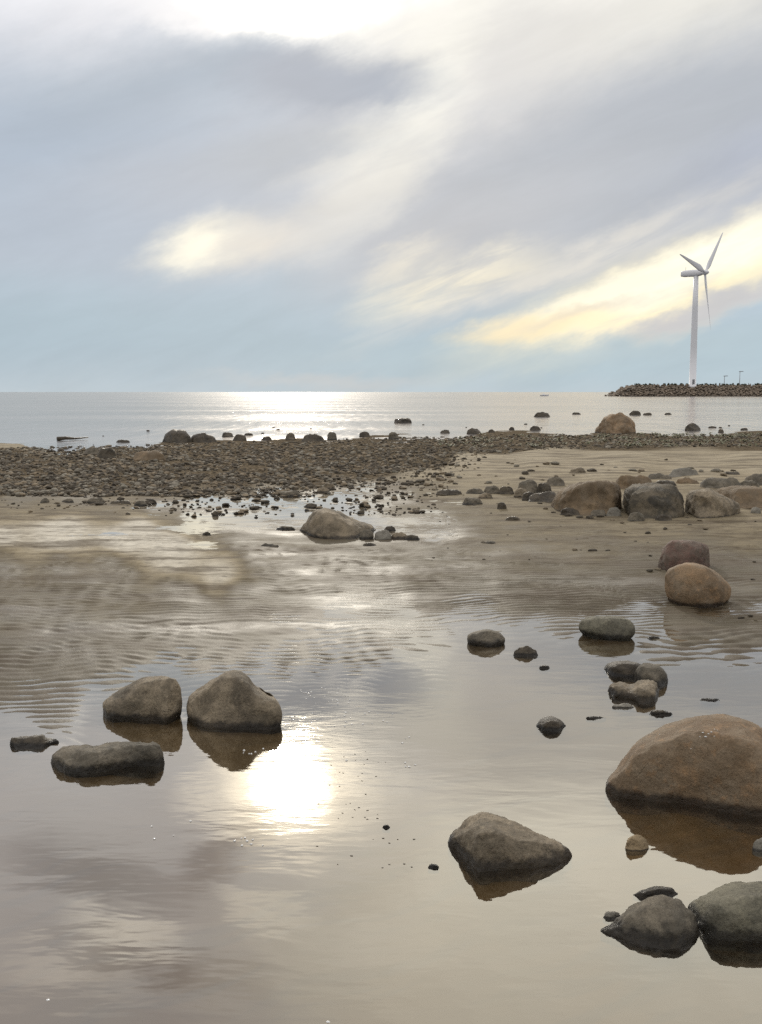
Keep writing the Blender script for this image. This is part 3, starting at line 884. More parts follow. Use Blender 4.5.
boulder('dark grey-green boulder cut by the right edge, right of the lower pool group',
        [(687, 906), (690.6, 901), (705, 893), (721.4, 885), (733, 881.7), (762, 881), (780, 884), (798, 898), (806, 918)],
        [(687, 908), (697, 920), (703, 930), (715, 939), (740, 942), (762, 942.5), (790, 938), (806, 922)], 'green', 0.65, n=2.5, rough=0.018, res=1.3, facets=4, chip=.04)
boulder('thin flat dark stone behind the lower pool group',
        [(633, 894), (642, 890.7), (657.6, 886), (672, 888), (678, 893.5)], [(633, 895), (645, 899), (660, 900), (672, 897), (678, 894)], 'dark', 0.5, res=.7, name='stone', cat='stone')
stone('small tan pebble showing in the reflection of the huge orange-brown boulder', 625, 649, 836, 851, 'sandy', lean=.3, name='pebble', cat='pebble')
stone('small wet pebble at the left tip of the lower pool group', 603, 623, 911, 920, 'pale', lean=.4, name='pebble', cat='pebble')
stone('grey pebble cut by the right edge below the huge boulder', 752, 774, 838, 852, 'pale', name='pebble', cat='pebble')
stone('flat sliver of stone barely out of the pool above the huge boulder', 649, 673, 710, 716, 'black', lean=.4)
stone('thin sliver of stone behind the crown of the huge boulder', 700, 720, 698, 701.5, 'black')
stone('pale-edged sliver of stone left of the huge boulder', 586, 606, 716.5, 719.5, 'dark')
stone('submerged pale stone just breaking the surface under the broken brown stone', 612, 634, 704, 709, 'pale')
stone('tiny black flake of stone below the small low oval stone', 539, 550, 665, 669, 'black')
stone('dark sliver beside the smooth oval boulder', 647, 660, 636, 639.5, 'black')
stone('small dark stone in the bright sun glare of the pool', 428, 439, 864, 869, 'black')
stone('tiny stone at the lower edge of the sun glare', 382.5, 390, 825, 828.5, 'black')

# ---- the trio and its company on the right-hand beach
boulder('broad brown boulder with an arched face, left of the three big ones on the beach',
        [(551, 504), (555, 497), (562, 490), (583, 482), (604, 481), (614.5, 483.5), (620.5, 491), (622, 504)],
        [(551, 506), (565, 513), (590, 516), (610, 514), (622, 508)], 'tan', 0.7, z0=.02, n=2.4, rough=0.03, res=1.1, facets=6, chip=.09, carve=[(575, 500, 9, 12, .3, .05), (603, 500, 8, 12, -.3, .06)])
boulder('blocky blue-grey boulder, middle of the three big ones on the beach',
        [(623, 503), (625, 489), (635.5, 485.5), (659, 484.5), (675, 487), (682, 493), (684, 506), (684.5, 514)],
        [(623, 505), (632, 518), (650, 520), (670, 519), (684.5, 516)], 'blue', 0.7, z0=.025, n=2.8, rough=0.03, res=1.1, facets=6, chip=.08)
boulder('brown boulder tapering to the right, right of the three big ones on the beach',
        [(685, 504), (686.5, 495), (693, 490), (706, 489), (719.5, 495), (732.5, 502), (739, 506.5), (740, 513)],
        [(685, 512), (700, 518), (720, 517), (740, 513.5)], 'grey', 0.6, z0=.025, rough=0.028, res=1.1, facets=6, chip=.08, carve=[(700, 504, 11, 8, .3, .06)])
boulder('long low tan boulder at the right edge behind the three big ones',
        [(714, 497), (718, 489), (735, 486.5), (762, 488.5), (775, 493), (779, 502)], [(714, 500), (745, 508), (765, 508), (779, 503)], 'tan', 0.5, z0=.03, res=.8, rough=.02)
stone('brown flat-topped boulder peeping over between left and middle big ones', 615, 653, 475.5, 490, 'tan', z0=.04, n=2.8, name='boulder', cat='boulder')
stone('dark long boulder behind the middle and right big ones', 699, 744, 477.5, 490, 'dark', z0=.04, name='boulder', cat='boulder')
stone('grey square boulder farthest back behind the three big ones', 669, 699, 468, 477, 'pale', z0=.06, n=3.2, name='boulder', cat='boulder')
stone('grey boulder cut by the right edge, behind the long low tan one', 742, 774, 474, 485, 'dark', z0=.05, name='boulder', cat='boulder')
stone('grey domed stone, tallest of the cluster left of the three big boulders', 517, 539, 478.5, 493, 'dark', z0=.03)
stone('small brown stone in front of the grey domed one', 513.5, 528, 488, 497, 'grey', z0=.025)
stone('dark flat stone touching the left foot of the broad brown boulder', 528, 560, 491, 503, 'black', lean=-.5, z0=.02)
stone('dark stone between the grey domed one and the broad brown boulder', 536, 552, 483, 494, 'black', z0=.03)
stone('blackish stone at the left end of the cluster by the three big boulders', 483, 500, 486, 493.5, 'dark', z0=.02)
stone('dark stone second from the left end of the cluster by the three big boulders', 498, 514, 486, 494, 'black', z0=.025)
stone('low dark grey stone alone on the sand left of the cluster', 462, 483, 497, 505, 'dark', z0=.008)
stone('flatter grey stone behind the lone low one on the sand', 478, 493, 493, 499, 'grey', z0=.012)
stone('small upright black stone on the sand below the cluster', 497, 507, 502, 510, 'black', z0=.012)
stone('flat dark sliver on the rippled sand below the cluster', 505, 520, 517, 521, 'black', z0=.01)
stone('flat brown sliver far down on the rippled sand', 480, 496, 541, 545, 'dark', z0=.012)
stone('pale little stone under the right foot of the broad brown boulder', 606, 622, 507, 517, 'pale', z0=.018)
stone('dark flat stone at the left foot of the blocky blue-grey boulder', 627, 645, 512, 522, 'dark', z0=.018)
stone('small pale stone between right big boulder and the frame edge', 750, 761, 507, 514, 'pale', z0=.02)
stone('low brown stone on the sand above the cluster', 569, 586, 468, 473, 'grey', z0=.07)

for (a, b, c, d, mt, lb) in [
        (646, 672, 473.5, 481, 'dark', 'flat dark stone behind the gap of left and middle big boulders'),
        (674, 700, 478, 486, 'tan', 'brown stone wedged behind the crown of the middle big boulder'),
        (654, 678, 480, 488, 'black', 'black stone touching the back of the middle big boulder'),
        (736, 760, 481, 489, 'dark', 'dark stone on the back of the long low tan boulder'),
        (722, 742, 471, 477, 'black', 'flat black stone farthest right behind the big boulders'),
        (545, 565, 477, 486, 'dark', 'dark stone behind the left shoulder of the broad brown boulder'),
        (522, 537, 492, 500, 'black', 'low black stone in front of the grey domed one'),
        (436, 462, 490, 494.5, 'black', 'long flat black stone at the far left of the beach stones'),
        (466, 486, 489, 493.5, 'dark', 'flat stone between the long flat one and the beach cluster'),
        (560, 580, 508, 515, 'black', 'black stone under the front of the broad brown boulder'),
        (590, 606, 509, 516, 'dark', 'dark little stone at the foot of the broad brown boulder'),
        (655, 672, 515, 521, 'black', 'black little stone at the foot of the middle big boulder')]:
    stone(lb, a, b, c, d, mt, z0=.03)

# ---- middle distance, left
boulder('slanting grey-brown boulder alone on the wet sand, high at its left',
        [(299.5, 530), (306, 522), (314, 511.5), (322, 509), (334, 511), (350, 519), (369, 525), (376, 529)],
        [(299, 531), (315, 538), (330, 539.5), (350, 540), (362, 535), (376, 530)], 'grey', 0.6, z0=.0, n=2.0, rough=0.022, res=1.0, facets=4)
for i, (a, b, c, d, mt, lb) in enumerate([
        (359, 374, 529, 540, 'dark', 'dark stone tucked under the right end of the slanting boulder'),
        (374, 392, 530, 540, 'pale', 'pale stone in the little heap right of the slanting boulder'),
        (390, 408, 533, 540, 'grey', 'flat stone in the little heap right of the slanting boulder'),
        (384, 396, 526, 531, 'black', 'black stone at the back of the heap right of the slanting boulder'),
        (404, 420, 535, 541, 'dark', 'last stone at the right tip of the heap by the slanting boulder'),
        (362, 377, 543, 547, 'black', 'thin dark sliver in front of the heap by the slanting boulder'),
        (275, 296, 526, 531, 'dark', 'flat stone at the left foot of the slanting boulder'),
        (258, 280, 543.5, 550, 'dark', 'flat dark stone on the sand in front of the slanting boulder'),
        (202, 211, 532, 536, 'black', 'small dark lump on the rim of the sand tongue'),
        (212, 219, 511, 516, 'black', 'little black dome standing in the bright film of water'),
        (304, 318, 503, 508, 'black', 'dark flat stone on the film behind the slanting boulder'),
        (322.5, 335.5, 483, 490, 'grey', 'round brown stone on the sand below the shingle'),
        (316, 330, 487, 493.5, 'grey', 'flatter stone leaning in front of the round brown one'),
        (282, 300, 490.5, 497, 'dark', 'dark heap-like stone at the lower edge of the shingle'),
        (40, 50, 498, 504, 'dark', 'leftmost dark stone of the row below the shingle'),
        (61, 74, 499, 503.5, 'dark', 'low stone second in the row below the shingle'),
        (87, 106, 497.5, 504.5, 'dark', 'widest dark stone of the row below the shingle'),
        (109, 132, 500, 505.5, 'black', 'long flat stone of the row below the shingle'),
        (134, 147, 501, 506.5, 'dark', 'angular stone near the right end of the row below the shingle'),
        (146, 157, 499, 504, 'black', 'blackish stone last in the row below the shingle'),
        (125, 131, 512.5, 516, 'black', 'tiny black stone on the brown bank below the row')]):
    stone(lb, a, b, c, d, mt, z0=.0, res=.4)

# ---- skyline rocks at the shore and in the sea
boulder('big brown boulder standing on the shingle against the bright sea',
        [(595, 431), (601, 423.6), (609, 416.3), (618.5, 415), (627.6, 418.4), (634, 423.5), (636, 431)], [(595, 432.5), (615, 434.5), (636, 433)], 'orange', 0.7, z0=.0, n=2.6, rough=0.045, res=1.0, facets=7, chip=.1)
boulder('dark domed boulder at the water edge left of the sun glitter',
        [(162, 442), (166, 434), (175, 429), (184, 430.5), (190, 437), (192, 442.5)], [(162, 442.5), (177, 443.5), (192, 443)], 'black', 0.7, rough=0.02, res=.7)
for (a, b, c, d, mt, lb, z) in [
        (190, 217, 433, 443, 'black', 'two-humped dark rock touching the right side of the domed one', 0),
        (222, 234, 431.5, 437, 'black', 'black rock standing in the water before the sun glitter', 0),
        (244, 253, 433, 435.5, 'black', 'tiny black rock in the water before the sun glitter', 0),
        (233, 247, 434, 441, 'black', 'grey rock on the shingle edge under the sun glitter', 0),
        (261, 272, 436.5, 440.5, 'black', 'low rock on the shingle edge under the sun glitter', 0),
        (285, 296, 433, 440.5, 'dark', 'pointed rock on the shingle edge under the sun glitter', 0),
        (301, 325, 434, 442, 'black', 'widest rock on the shingle edge under the sun glitter', 0),
        (327, 337, 431.5, 440, 'dark', 'square upright rock on the shingle edge under the sun glitter', 0),
        (359, 370, 431.5, 437, 'black', 'grey rock at the right end of the sun glitter', 0),
        (388, 399, 432, 439, 'dark', 'brown rock on the shingle edge between the glitter and the lone sea rock', 0),
        (393.5, 412, 417.5, 423, 'black', 'long low sea rock right of the sun glitter', 0),
        (533.5, 550, 412.5, 417, 'black', 'long low sea rock left of the big brown skyline boulder', 0),
        (572, 581, 412.3, 414.5, 'black', 'sliver of sea rock next left of the big brown skyline boulder', 0),
        (466.5, 481, 428, 434, 'black', 'peaked dark rock at the water edge in the middle of the shore', 0),
        (440, 450, 429.5, 433.2, 'black', 'low black rock at the water edge left of the peaked one', 0),
        (488, 495, 429.5, 433, 'black', 'low black rock at the water edge right of the peaked one', 0),
        (529.5, 541, 426, 430.3, 'black', 'low dark rock awash left of the big brown skyline boulder', 0),
        (509, 514.5, 427, 430, 'black', 'tiny round rock awash between two low dark ones', 0),
        (629, 641, 410.3, 415.2, 'black', 'small dark sea rock behind the big brown skyline boulder', 0),
        (643, 652, 412.7, 415.2, 'black', 'smaller flat sea rock behind the big brown skyline boulder', 0),
        (664, 672, 413, 414.7, 'black', 'thin sliver of sea rock under the breakwater', 0),
        (684.5, 701, 423, 430.5, 'black', 'dark rounded sea rock below the turbine', 0),
        (708, 717, 426, 428.2, 'black', 'flat black rock awash right of the rounded one below the turbine', 0),
        (718, 724, 429, 432.5, 'black', 'little black rock at the water edge below the breakwater', 0),
        (740, 748, 428, 430.2, 'black', 'little flat rock awash near the right edge', 0),
        (97, 117, 448, 458, 'black', 'dark rounded rock rising from the left of the shingle', .08),
        (133, 166, 450, 460, 'tan', 'wide pale low rock lying in the left of the shingle', .08),
        (83, 101, 446.5, 454, 'dark', 'brown rock at the upper edge of the shingle far left', .07),
        (116, 130, 439.5, 442.5, 'black', 'flat black rock awash at the left of the bay', 0)]:
    stone(lb, a, b, c, d, mt, z0=z, res=.4, name='boulder' if b - a > 15 else 'stone', cat='boulder' if b - a > 15 else 'stone')


# driftwood awash on the left
def tube(name, pts, rad, mat, parent=None, seg=8):
    V, Fc = [], []
    pts = [np.array(p, float) for p in pts]
    for k, p in enumerate(pts):
        d = pts[min(k + 1, len(pts) - 1)] - pts[max(k - 1, 0)]
        d /= np.linalg.norm(d)
        a = np.cross(d, (0, 0, 1.0) if abs(d[2]) < .9 else (1.0, 0, 0))
        a /= np.linalg.norm(a)
        b = np.cross(d, a)
        for j in range(seg):
            t = 2 * math.pi * j / seg
            V.append(p + rad[k] * (math.cos(t) * a + math.sin(t) * b))
    for k in range(len(pts) - 1):
        for j in range(seg):
            Fc.append((k * seg + j, k * seg + (j + 1) % seg, (k + 1) * seg + (j + 1) % seg, (k + 1) * seg + j))
    Fc.append(tuple(range(seg))[::-1])
    Fc.append(tuple(range((len(pts) - 1) * seg, len(pts) * seg)))
    return mesh_from(name, V, Fc, mat)


pa, pb, pc, pd = at(57, 440.6), at(66, 440.4), at(75, 440.0), at(88, 439.4)
o = np.array([pa[0], pa[1], 0.0])
link_o = link('driftwood', tube('driftwood', [pa - o + (0, 0, .06), pb - o + (0, 0, .08), pc - o + (0, 0, .05), pd - o + (0, 0, .07)], [.07, .06, .035, .02], M['black']), o)
tag(link_o, 'dark log of driftwood lying awash at the left of the bay', 'driftwood')

# ------------------------------------------------------------------ cobbles and shingle
def ico(sub):
    t = (1 + 5 ** .5) / 2
    v = [(-1, t, 0), (1, t, 0), (-1, -t, 0), (1, -t, 0), (0, -1, t), (0, 1, t), (0, -1, -t), (0, 1, -t), (t, 0, -1), (t, 0, 1), (-t, 0, -1), (-t, 0, 1)]
    v = [np.array(a) / np.linalg.norm(a) for a in v]
    f = [(0, 11, 5), (0, 5, 1), (0, 1, 7), (0, 7, 10), (0, 10, 11), (1, 5, 9), (5, 11, 4), (11, 10, 2), (10, 7, 6), (7, 1, 8),
         (3, 9, 4), (3, 4, 2), (3, 2, 6), (3, 6, 8), (3, 8, 9), (4, 9, 5), (2, 4, 11), (6, 2, 10), (8, 6, 7), (9, 8, 1)]
    for _ in range(sub):
        cache, nf = {}, []

        def mid(a, b):
            k = (min(a, b), max(a, b))
            if k not in cache:
                m = v[a] + v[b]
                v.append(m / np.linalg.norm(m))
                cache[k] = len(v) - 1
            return cache[k]
        for a, b, c in f:
            ab, bc, ca = mid(a, b), mid(b, c), mid(c, a)
            nf += [(a, ab, ca), (b, bc, ab), (c, ca, bc), (ab, bc, ca)]
        f = nf
    return np.array(v), np.array(f)


def pebble_shape(sub, seed):
    rs = np.random.RandomState(seed)
    v, f = ico(sub)
    v = v * np.array([1.0, rs.uniform(.6, .95), rs.uniform(.36, .58)])
    for k in range(7):
        d = rs.normal(size=3)
        d /= np.linalg.norm(d)
        pr = v @ d
        lim = pr.max() * rs.uniform(.6, .85)
        v = v - 0.85 * np.maximum(pr - lim, 0)[:, None] * d
    v = v * (1 + 0.13 * fbm(v * 1.7 + rs.rand(3) * 50, 2))[:, None]
    return v, f


PM = [rock_mat('cobble_brown', srgb(136, 121, 99), srgb(160, 144, 120), srgb(106, 95, 79), 0.02, 2.0, rough=.9),
      rock_mat('cobble_grey', srgb(136, 129, 114), srgb(164, 155, 138), srgb(108, 103, 92), 0.02, 2.0, rough=.9),
      rock_mat('cobble_dark', srgb(88, 80, 68), srgb(108, 98, 83), srgb(70, 64, 56), 0.015, 2.0, rough=.9)]
SHAPES = []
for k in range(9):
    v, f = pebble_shape(3, 40 + k)
    SHAPES.append([mesh_from('cobble', v, f, m) for m in PM])


def cobble(px, py, wpx, z_extra=0.0, group=None, label=None, mats=(0, 1, 2), flat=1.0, name='cobble'):
    p = at(px, py, 0.0)
    for _ in range(3):
        gz = float(ground_z(np.array([p[0]]), np.array([p[1]]))[0][0])
        p = at(px, py, max(gz, 0))
    r = 0.5 * wpx / FPX * p[1]
    c = link(name, SHAPES[rng.randrange(9)][rng.choice(mats)], (p[0], p[1], max(gz, -0.03) + r * 0.22 * flat + z_extra))
    c.scale = (r, r, r * flat)
    c.rotation_euler = (rng.uniform(-.12, .12), rng.uniform(-.12, .12), rng.uniform(0, 6.28))
    return tag(c, label, 'cobble', group)


def inside(px, py, poly):
    r = False
    for k in range(len(poly)):
        (x1, y1), (x2, y2) = poly[k], poly[k - 1]
        if (y1 > py) != (y2 > py) and px < (x2 - x1) * (py - y1) / (y2 - y1) + x1:
            r = not r
    return r


BAND = [(-120, 445), (0, 447), (90, 445), (165, 443), (300, 440.5), (400, 436), (520, 434), (640, 433.5), (762, 432.5), (900, 431.5),
        (900, 447), (762, 447), (640, 448), (560, 450), (470, 454), (445, 458), (435, 466), (430, 474), (380, 478), (330, 479), (300, 484), (295, 492), (225, 494), (120, 493), (0, 491), (-120, 490)]
# the larger ones, each a stone of its own
cnt = 0
while cnt < 150:
    px, py = rng.uniform(0, 762), rng.uniform(432, 494)
    if not inside(px, py, BAND):
        continue
    cobble(px, py, rng.uniform(5, 9.5) * (0.7 if py < 446 else 1), group='larger cobbles of the shingle band',
           label='larger rounded cobble lying in the shingle band along the shore', mats=(0, 0, 1, 2), flat=.75)
    cnt += 1
# scatter on the wet film
FILM = [(-5, 495), (230, 494), (300, 494), (330, 482), (430, 476), (450, 484), (440, 500), (400, 512), (300, 508), (200, 512), (130, 508), (60, 504), (-5, 504)]
cnt = 0
while cnt < 75:
    px, py = rng.uniform(0, 450), rng.uniform(478, 514)
    if not inside(px, py, FILM):
        continue
    cobble(px, py, rng.choice((4, 5, 6, 7, 9, 12)), group='small stones scattered below the shingle',
           label='small dark stone scattered on the wet film below the shingle', mats=(2, 2, 0), flat=.8)
    cnt += 1
BEACH = [(440, 470), (500, 463), (600, 464), (762, 472), (762, 484), (690, 478), (620, 474), (545, 480), (500, 486), (450, 488)]
cnt = 0
while cnt < 45:
    px, py = rng.uniform(440, 762), rng.uniform(462, 490)
    if not inside(px, py, BEACH):
        continue
    cobble(px, py, rng.choice((4, 5, 6, 8, 11)), group='small stones on the upper sand',
           label='small dark stone on the tan sand above the big beach boulders', mats=(2, 0, 1), flat=.8)
    cnt += 1
for k in range(45):
    cobble(rng.uniform(430, 762), rng.uniform(495, 562), rng.choice((2.5, 3, 3.5, 4.5)), group='tiny stones strewn over the right sand', label='tiny dark stone strewn on the rippled sand at the right', mats=(2, 2, 0), flat=.6)
for px, py, w in [(741, 618.5, 8), (750, 616, 6), (751, 619.5, 8), (747, 624.5, 7), (756, 621, 5), (753, 580, 6), (560, 509, 8), (545, 509, 6), (553, 513, 7), (540, 504, 7),
                  (569, 516, 9), (580, 517.5, 8), (590, 518.5, 10), (600, 517, 9), (612, 521, 7), (622, 523, 6), (665, 529, 6), (648, 534, 9), (690, 525, 5), (705, 529, 6), (575, 550, 7), (592, 551, 10), (608, 551, 6), (700, 521, 7), (659, 570, 9), (650, 571, 8)]:
    cobble(px, py, w, group='small stones by the beach boulders', label='small dark stone lying loose on the sand around the beach boulders', mats=(2, 2, 0), flat=.8)
for k in range(14):
    px = rng.uniform(10, 755)
    edge = 441 - 11 * min(1, px / 450)
    cobble(px, edge - rng.uniform(0.5, 7), rng.uniform(2.5, 6), group='stones awash along the shore', z_extra=.03,
           label='tiny dark stone awash just off the shingle', mats=(2,), flat=.7)

# everything smaller: the shingle itself, one mass
base = [pebble_shape(1, 90 + k) for k in range(10)]


def scatter(name, poly, n, lo, hi, mats, yr, xr=(-120, 900)):
    Vs, Fs, Ms, nv = [], [], [], 0
    pts = []
    while len(pts) < n:
        px, py = rng.uniform(*xr), rng.uniform(*yr)
        if inside(px + rng.gauss(0, 22), py - (abs(rng.gauss(0, 4)) if py > 462 else 0), poly):
            q_ = at(px, py, .05)
            if py > 460 and rng.random() < .8 and fbm2(q_[0:1], q_[1:2] * .7, 1.5, 3, 51.0)[0] > .62 - (py - 460) * .008 - max(0, px - 200) * .0008:
                continue
            pts.append((px, py))
    P = np.array([at(a, b, 0.05) for a, b in pts])
    gz = ground_z(P[:, 0], P[:, 1])[0]
    for (x, y, _), z in zip(P, gz):
        v, f = base[rng.randrange(10)]
        r = lo + (hi - lo) * rng.random() ** 5
        a = rng.uniform(0, 6.28)
        ca, sa = math.cos(a), math.sin(a)
        R = np.array([[ca, -sa, 0], [sa, ca, 0], [0, 0, 1]])
        tl = rng.uniform(-.35, .35)
        R2 = np.array([[1, 0, 0], [0, math.cos(tl), -math.sin(tl)], [0, math.sin(tl), math.cos(tl)]])
        Vs.append((v * r) @ (R @ R2).T + np.array([x, y, max(z, -.03) + r * rng.uniform(.05, .35)]))
        Fs.append(f + nv)
        Ms += [rng.choice(mats)] * len(f)
        nv += len(v)
    me = mesh_from(name, np.concatenate(Vs), np.concatenate(Fs), PM[0], False)
    me.materials.append(PM[1])
    me.materials.append(PM[2])
    me.polygons.foreach_set('material_index', Ms)
    return me


sh = link('shingle', scatter('shingle', BAND, 33000, .015, .085, (0, 2, 1, 2, 2), (430, 494)))
tag(sh, 'band of grey-brown shingle lying between wet sand and sea', 'shingle', kind='stuff')
gr = link('gravel', scatter('gravel', FILM, 420, .02, .07, (2, 2, 0), (478, 514), (-5, 450)))
tag(gr, 'thin dark gravel strewn over the wet film below the shingle', 'gravel', kind='stuff')

# weed on the right-hand shingle
def weed_mat():
    m, nt, out = new_mat('seaweed')
    b = nt.add('ShaderNodeBsdfPrincipled')
    n = nt.noise(nt.add('ShaderNodeNewGeometry').outputs['Position'], 3.0, 3)
    nt.put(b.inputs['Base Color'], nt.mix(n.outputs[0], (.09, .09, .04, 1), (.13, .125, .06, 1)))
    b.inputs['Roughness'].default_value = .7
    nt.l.new(b.outputs[0], out.inputs[0])
    return m


Vs, Fs = [], []
for k in range(150):
    if rng.random() < .75:
        px, py = rng.uniform(440, 762), rng.uniform(433, 448)
    else:
        px, py = rng.uniform(560, 762), rng.uniform(433, 438)
    if not inside(px, py, BAND):
        continue
    p = at(px, py, .07)
    z = float(ground_z(np.array([p[0]]), np.array([p[1]]))[0][0])
    for j in range(6):
        a, ln = rng.uniform(0, 6.28), rng.uniform(.08, .2)
        q = np.array([p[0] + rng.uniform(-.15, .15), p[1] + rng.uniform(-.15, .15), z + .05])
        d = np.array([math.cos(a), math.sin(a), 0])
        s_ = np.array([-d[1], d[0], 0]) * .025
        up = np.array([0, 0, rng.uniform(.02, .07)])
        i0 = len(Vs)
        Vs += [q - s_, q + s_, q + d * ln * .6 + up + s_, q + d * ln * .6 + up - s_, q + d * ln + up * .6]
        Fs += [(i0, i0 + 1, i0 + 2, i0 + 3), (i0 + 3, i0 + 2, i0 + 4)]
tag(link('seaweed', mesh_from('seaweed', Vs, Fs, weed_mat())), 'olive seaweed tufts caught in the right part of the shingle', 'seaweed', kind='stuff')


# ------------------------------------------------------------------ bubbles and flecks on the pool
def plain(name, col, rough=.5, spec=.5):
    m, nt, out = new_mat(name)
    b = nt.add('ShaderNodeBsdfPrincipled')
    n = nt.noise(nt.add('ShaderNodeTexCoord').outputs['Object'], 2.0, 4)
    c2 = tuple(x * .9 for x in col[:3]) + (1,)
    nt.put(b.inputs['Base Color'], nt.mix(n.outputs[0], c2, col))
    b.inputs['Roughness'].default_value = rough
    b.inputs['Specular IOR Level'].default_value = spec
    nt.l.new(b.outputs[0], out.inputs[0])
    return m


v, f = ico(2)
v = v * (1, 1, .7)
bub = mesh_from('foam_bubble', v, f, plain('foam', (.85, .83, .78, 1), .12, .8))
v, f = pebble_shape(2, 300)
flk = mesh_from('floating_fleck', v * (1, 1, .5), f, plain('dark_bits', (.05, .042, .034, 1), .6, .3))
cells = [(298, 350, 688, 704, 30), (288, 410, 712, 728, 34), (240, 300, 748, 756, 8), (150, 240, 812, 840, 4), (230, 270, 838, 846, 8), (340, 420, 735, 770, 8)]
for x0, x1, y0, y1, nn in cells:
    for k in range(nn):
        p = at(rng.uniform(x0, x1), rng.uniform(y0, y1))
        b_ = link('foam_bubble', bub, (p[0], p[1], .001))
        r = rng.uniform(.0025, .0055)
        b_.scale = (r, r, r)
        tag(b_, 'tiny pale bubble floating on the pool near the sun glare', 'bubble', 'bubbles on the pool')
for k in range(46):
    px, py = (rng.gauss(345, 26), rng.uniform(750, 822)) if k < 34 else (rng.gauss(392, 22), rng.uniform(838, 868))
    p = at(px, py)
    b_ = link('floating_fleck', flk, (p[0], p[1], .001))
    r = rng.uniform(.003, .0065)
    b_.scale = (r, r * .7, r * .6)
    b_.rotation_euler[2] = rng.uniform(-.6, .6)
    tag(b_, 'tiny dark fleck floating in the sun glare on the pool', 'fleck', 'flecks floating on the pool')
for px, py, lb in [(48, 1000, 'little whitish shell on the pool bed at the lower left'), (328, 1022, 'pale froth spot at the bottom edge of the pool')]:
    p = at(px, py)
    b_ = link('shell', bub, (p[0], p[1], 0))
    b_.scale = (.0055, .004, .004)
    tag(b_, lb, 'shell')

# ------------------------------------------------------------------ breakwater, turbine, lamps, boat
BD = 400.0
mpp = BD / FPX
bw = bpy.data.objects.new('breakwater', None)
bx0 = (612 - CX) * mpp
bw.location = (bx0, BD, 0)
COL.objects.link(bw)
tag(bw, 'long breakwater of brown armour stones reaching in from the right', 'breakwater')
M['armour'] = rock_mat('armour_rock', srgb(166, 148, 128), srgb(124, 112, 98), srgb(180, 162, 142), 0.4, .12, .2)
M['armour_core'] = rock_mat('armour_core_rock', srgb(92, 82, 71), srgb(74, 67, 59), srgb(98, 88, 76), 0.4, .12, .2)
LEN, HGT, SL = 170.0, 4.9, 10.0
core = [(1.5, 1, -1), (LEN, 1, -1), (LEN, 8, HGT - .9), (SL + 1, 8, HGT - .9), (LEN, 14, HGT - .9), (SL + 1, 14, HGT - .9), (LEN, 22, -1), (1.5, 22, -1)]
link('core', mesh_from('core', core, [(0, 1, 2, 3), (3, 2, 4, 5), (5, 4, 6, 7), (0, 3, 5, 7), (1, 6, 4, 2)], M['armour_core'], False), (0, 0, 0), bw)
ARM = []
for k in range(8):
    v, f = pebble_shape(1, 500 + k)
    ARM.append((v, f, mesh_from('armour_stone', v, f, M['armour'], False)))
spots = []
for row in range(10):
    zf = row / 9.0
    x = 0.0 + zf * SL * .9
    while x < LEN:
        r = rng.uniform(.42, .85)
        spots.append((x + rng.uniform(-.3, .3), .4 + 7.4 * zf + rng.uniform(-.5, .5), -.1 + (HGT - .7) * zf + rng.uniform(-.15, .15), r))
        x += r * 1.3
for k in range(90):
    zf = rng.random()
    spots.append((zf * SL * .9 + rng.uniform(-.5, .5), rng.uniform(2, 18), (HGT - .7) * zf, rng.uniform(.5, .9)))
near = sorted(spots, key=lambda s: (s[0] > 66, -s[3]))
Vs, Fs, nv = [], [], 0
for k, (x, y, z, r) in enumerate(near):
    v, f, me = ARM[k % 8]
    if k < 100:
        a = link('armour_stone', me, (x, y, z), bw)
        a.scale = (r, r, r)
        a.rotation_euler = (rng.uniform(-.5, .5), rng.uniform(-.5, .5), rng.uniform(0, 6))
    else:
        t = rng.uniform(0, 6.28)
        R = np.array([[math.cos(t), -math.sin(t), 0], [math.sin(t), math.cos(t), 0], [0, 0, 1]])
        Vs.append((v * r) @ R.T + np.array([x, y, z]))
        Fs.append(f + nv)
        nv += len(v)
o = link('armour_rubble', mesh_from('armour_rubble', np.concatenate(Vs), np.concatenate(Fs), M['armour'], False), (0, 0, 0), bw)
o['kind'] = 'stuff'
# scrub along the crest
M['scrub'] = plain('crest_scrub', (.05, .055, .03, 1), .9, .1)
Vs, Fs = [], []
for k in range(500):
    x = rng.uniform(SL, LEN)
    q = np.array([x, rng.uniform(8, 13), HGT - .9])
    h = rng.uniform(.5, 1.25)
    w = rng.uniform(.4, .9)
    a = rng.uniform(0, 3.14)
    d = np.array([math.cos(a), math.sin(a), 0]) * w
    i0 = len(Vs)
    Vs += [q - d, q + d, q + d * .5 + (0, 0, h), q - d * .6 + (0, 0, h * .8)]
    Fs.append((i0, i0 + 1, i0 + 2, i0 + 3))
o = link('crest_scrub', mesh_from('crest_scrub', Vs, Fs, M['scrub'], False), (0, 0, 0), bw)
o['kind'] = 'stuff'

# wind turbine
TD = 408.0
tm = TD / FPX
M['white'] = plain('white_paint', (.9, .89, .9, 1), .4, .4)
M['grey_paint'] = plain('grey_paint', (.25, .25, .26, 1), .5, .4)
tb = at_y(692.5, 384, TD)
th_ = at_y(695.5, 273, TD)
wt = bpy.data.objects.new('wind_turbine', None)
wt.location = (tb[0], TD, HGT - 1)
COL.objects.link(wt)
tag(wt, 'white three-bladed wind turbine standing on the breakwater', 'wind turbine')
Hh = th_[2] - (HGT - 1)


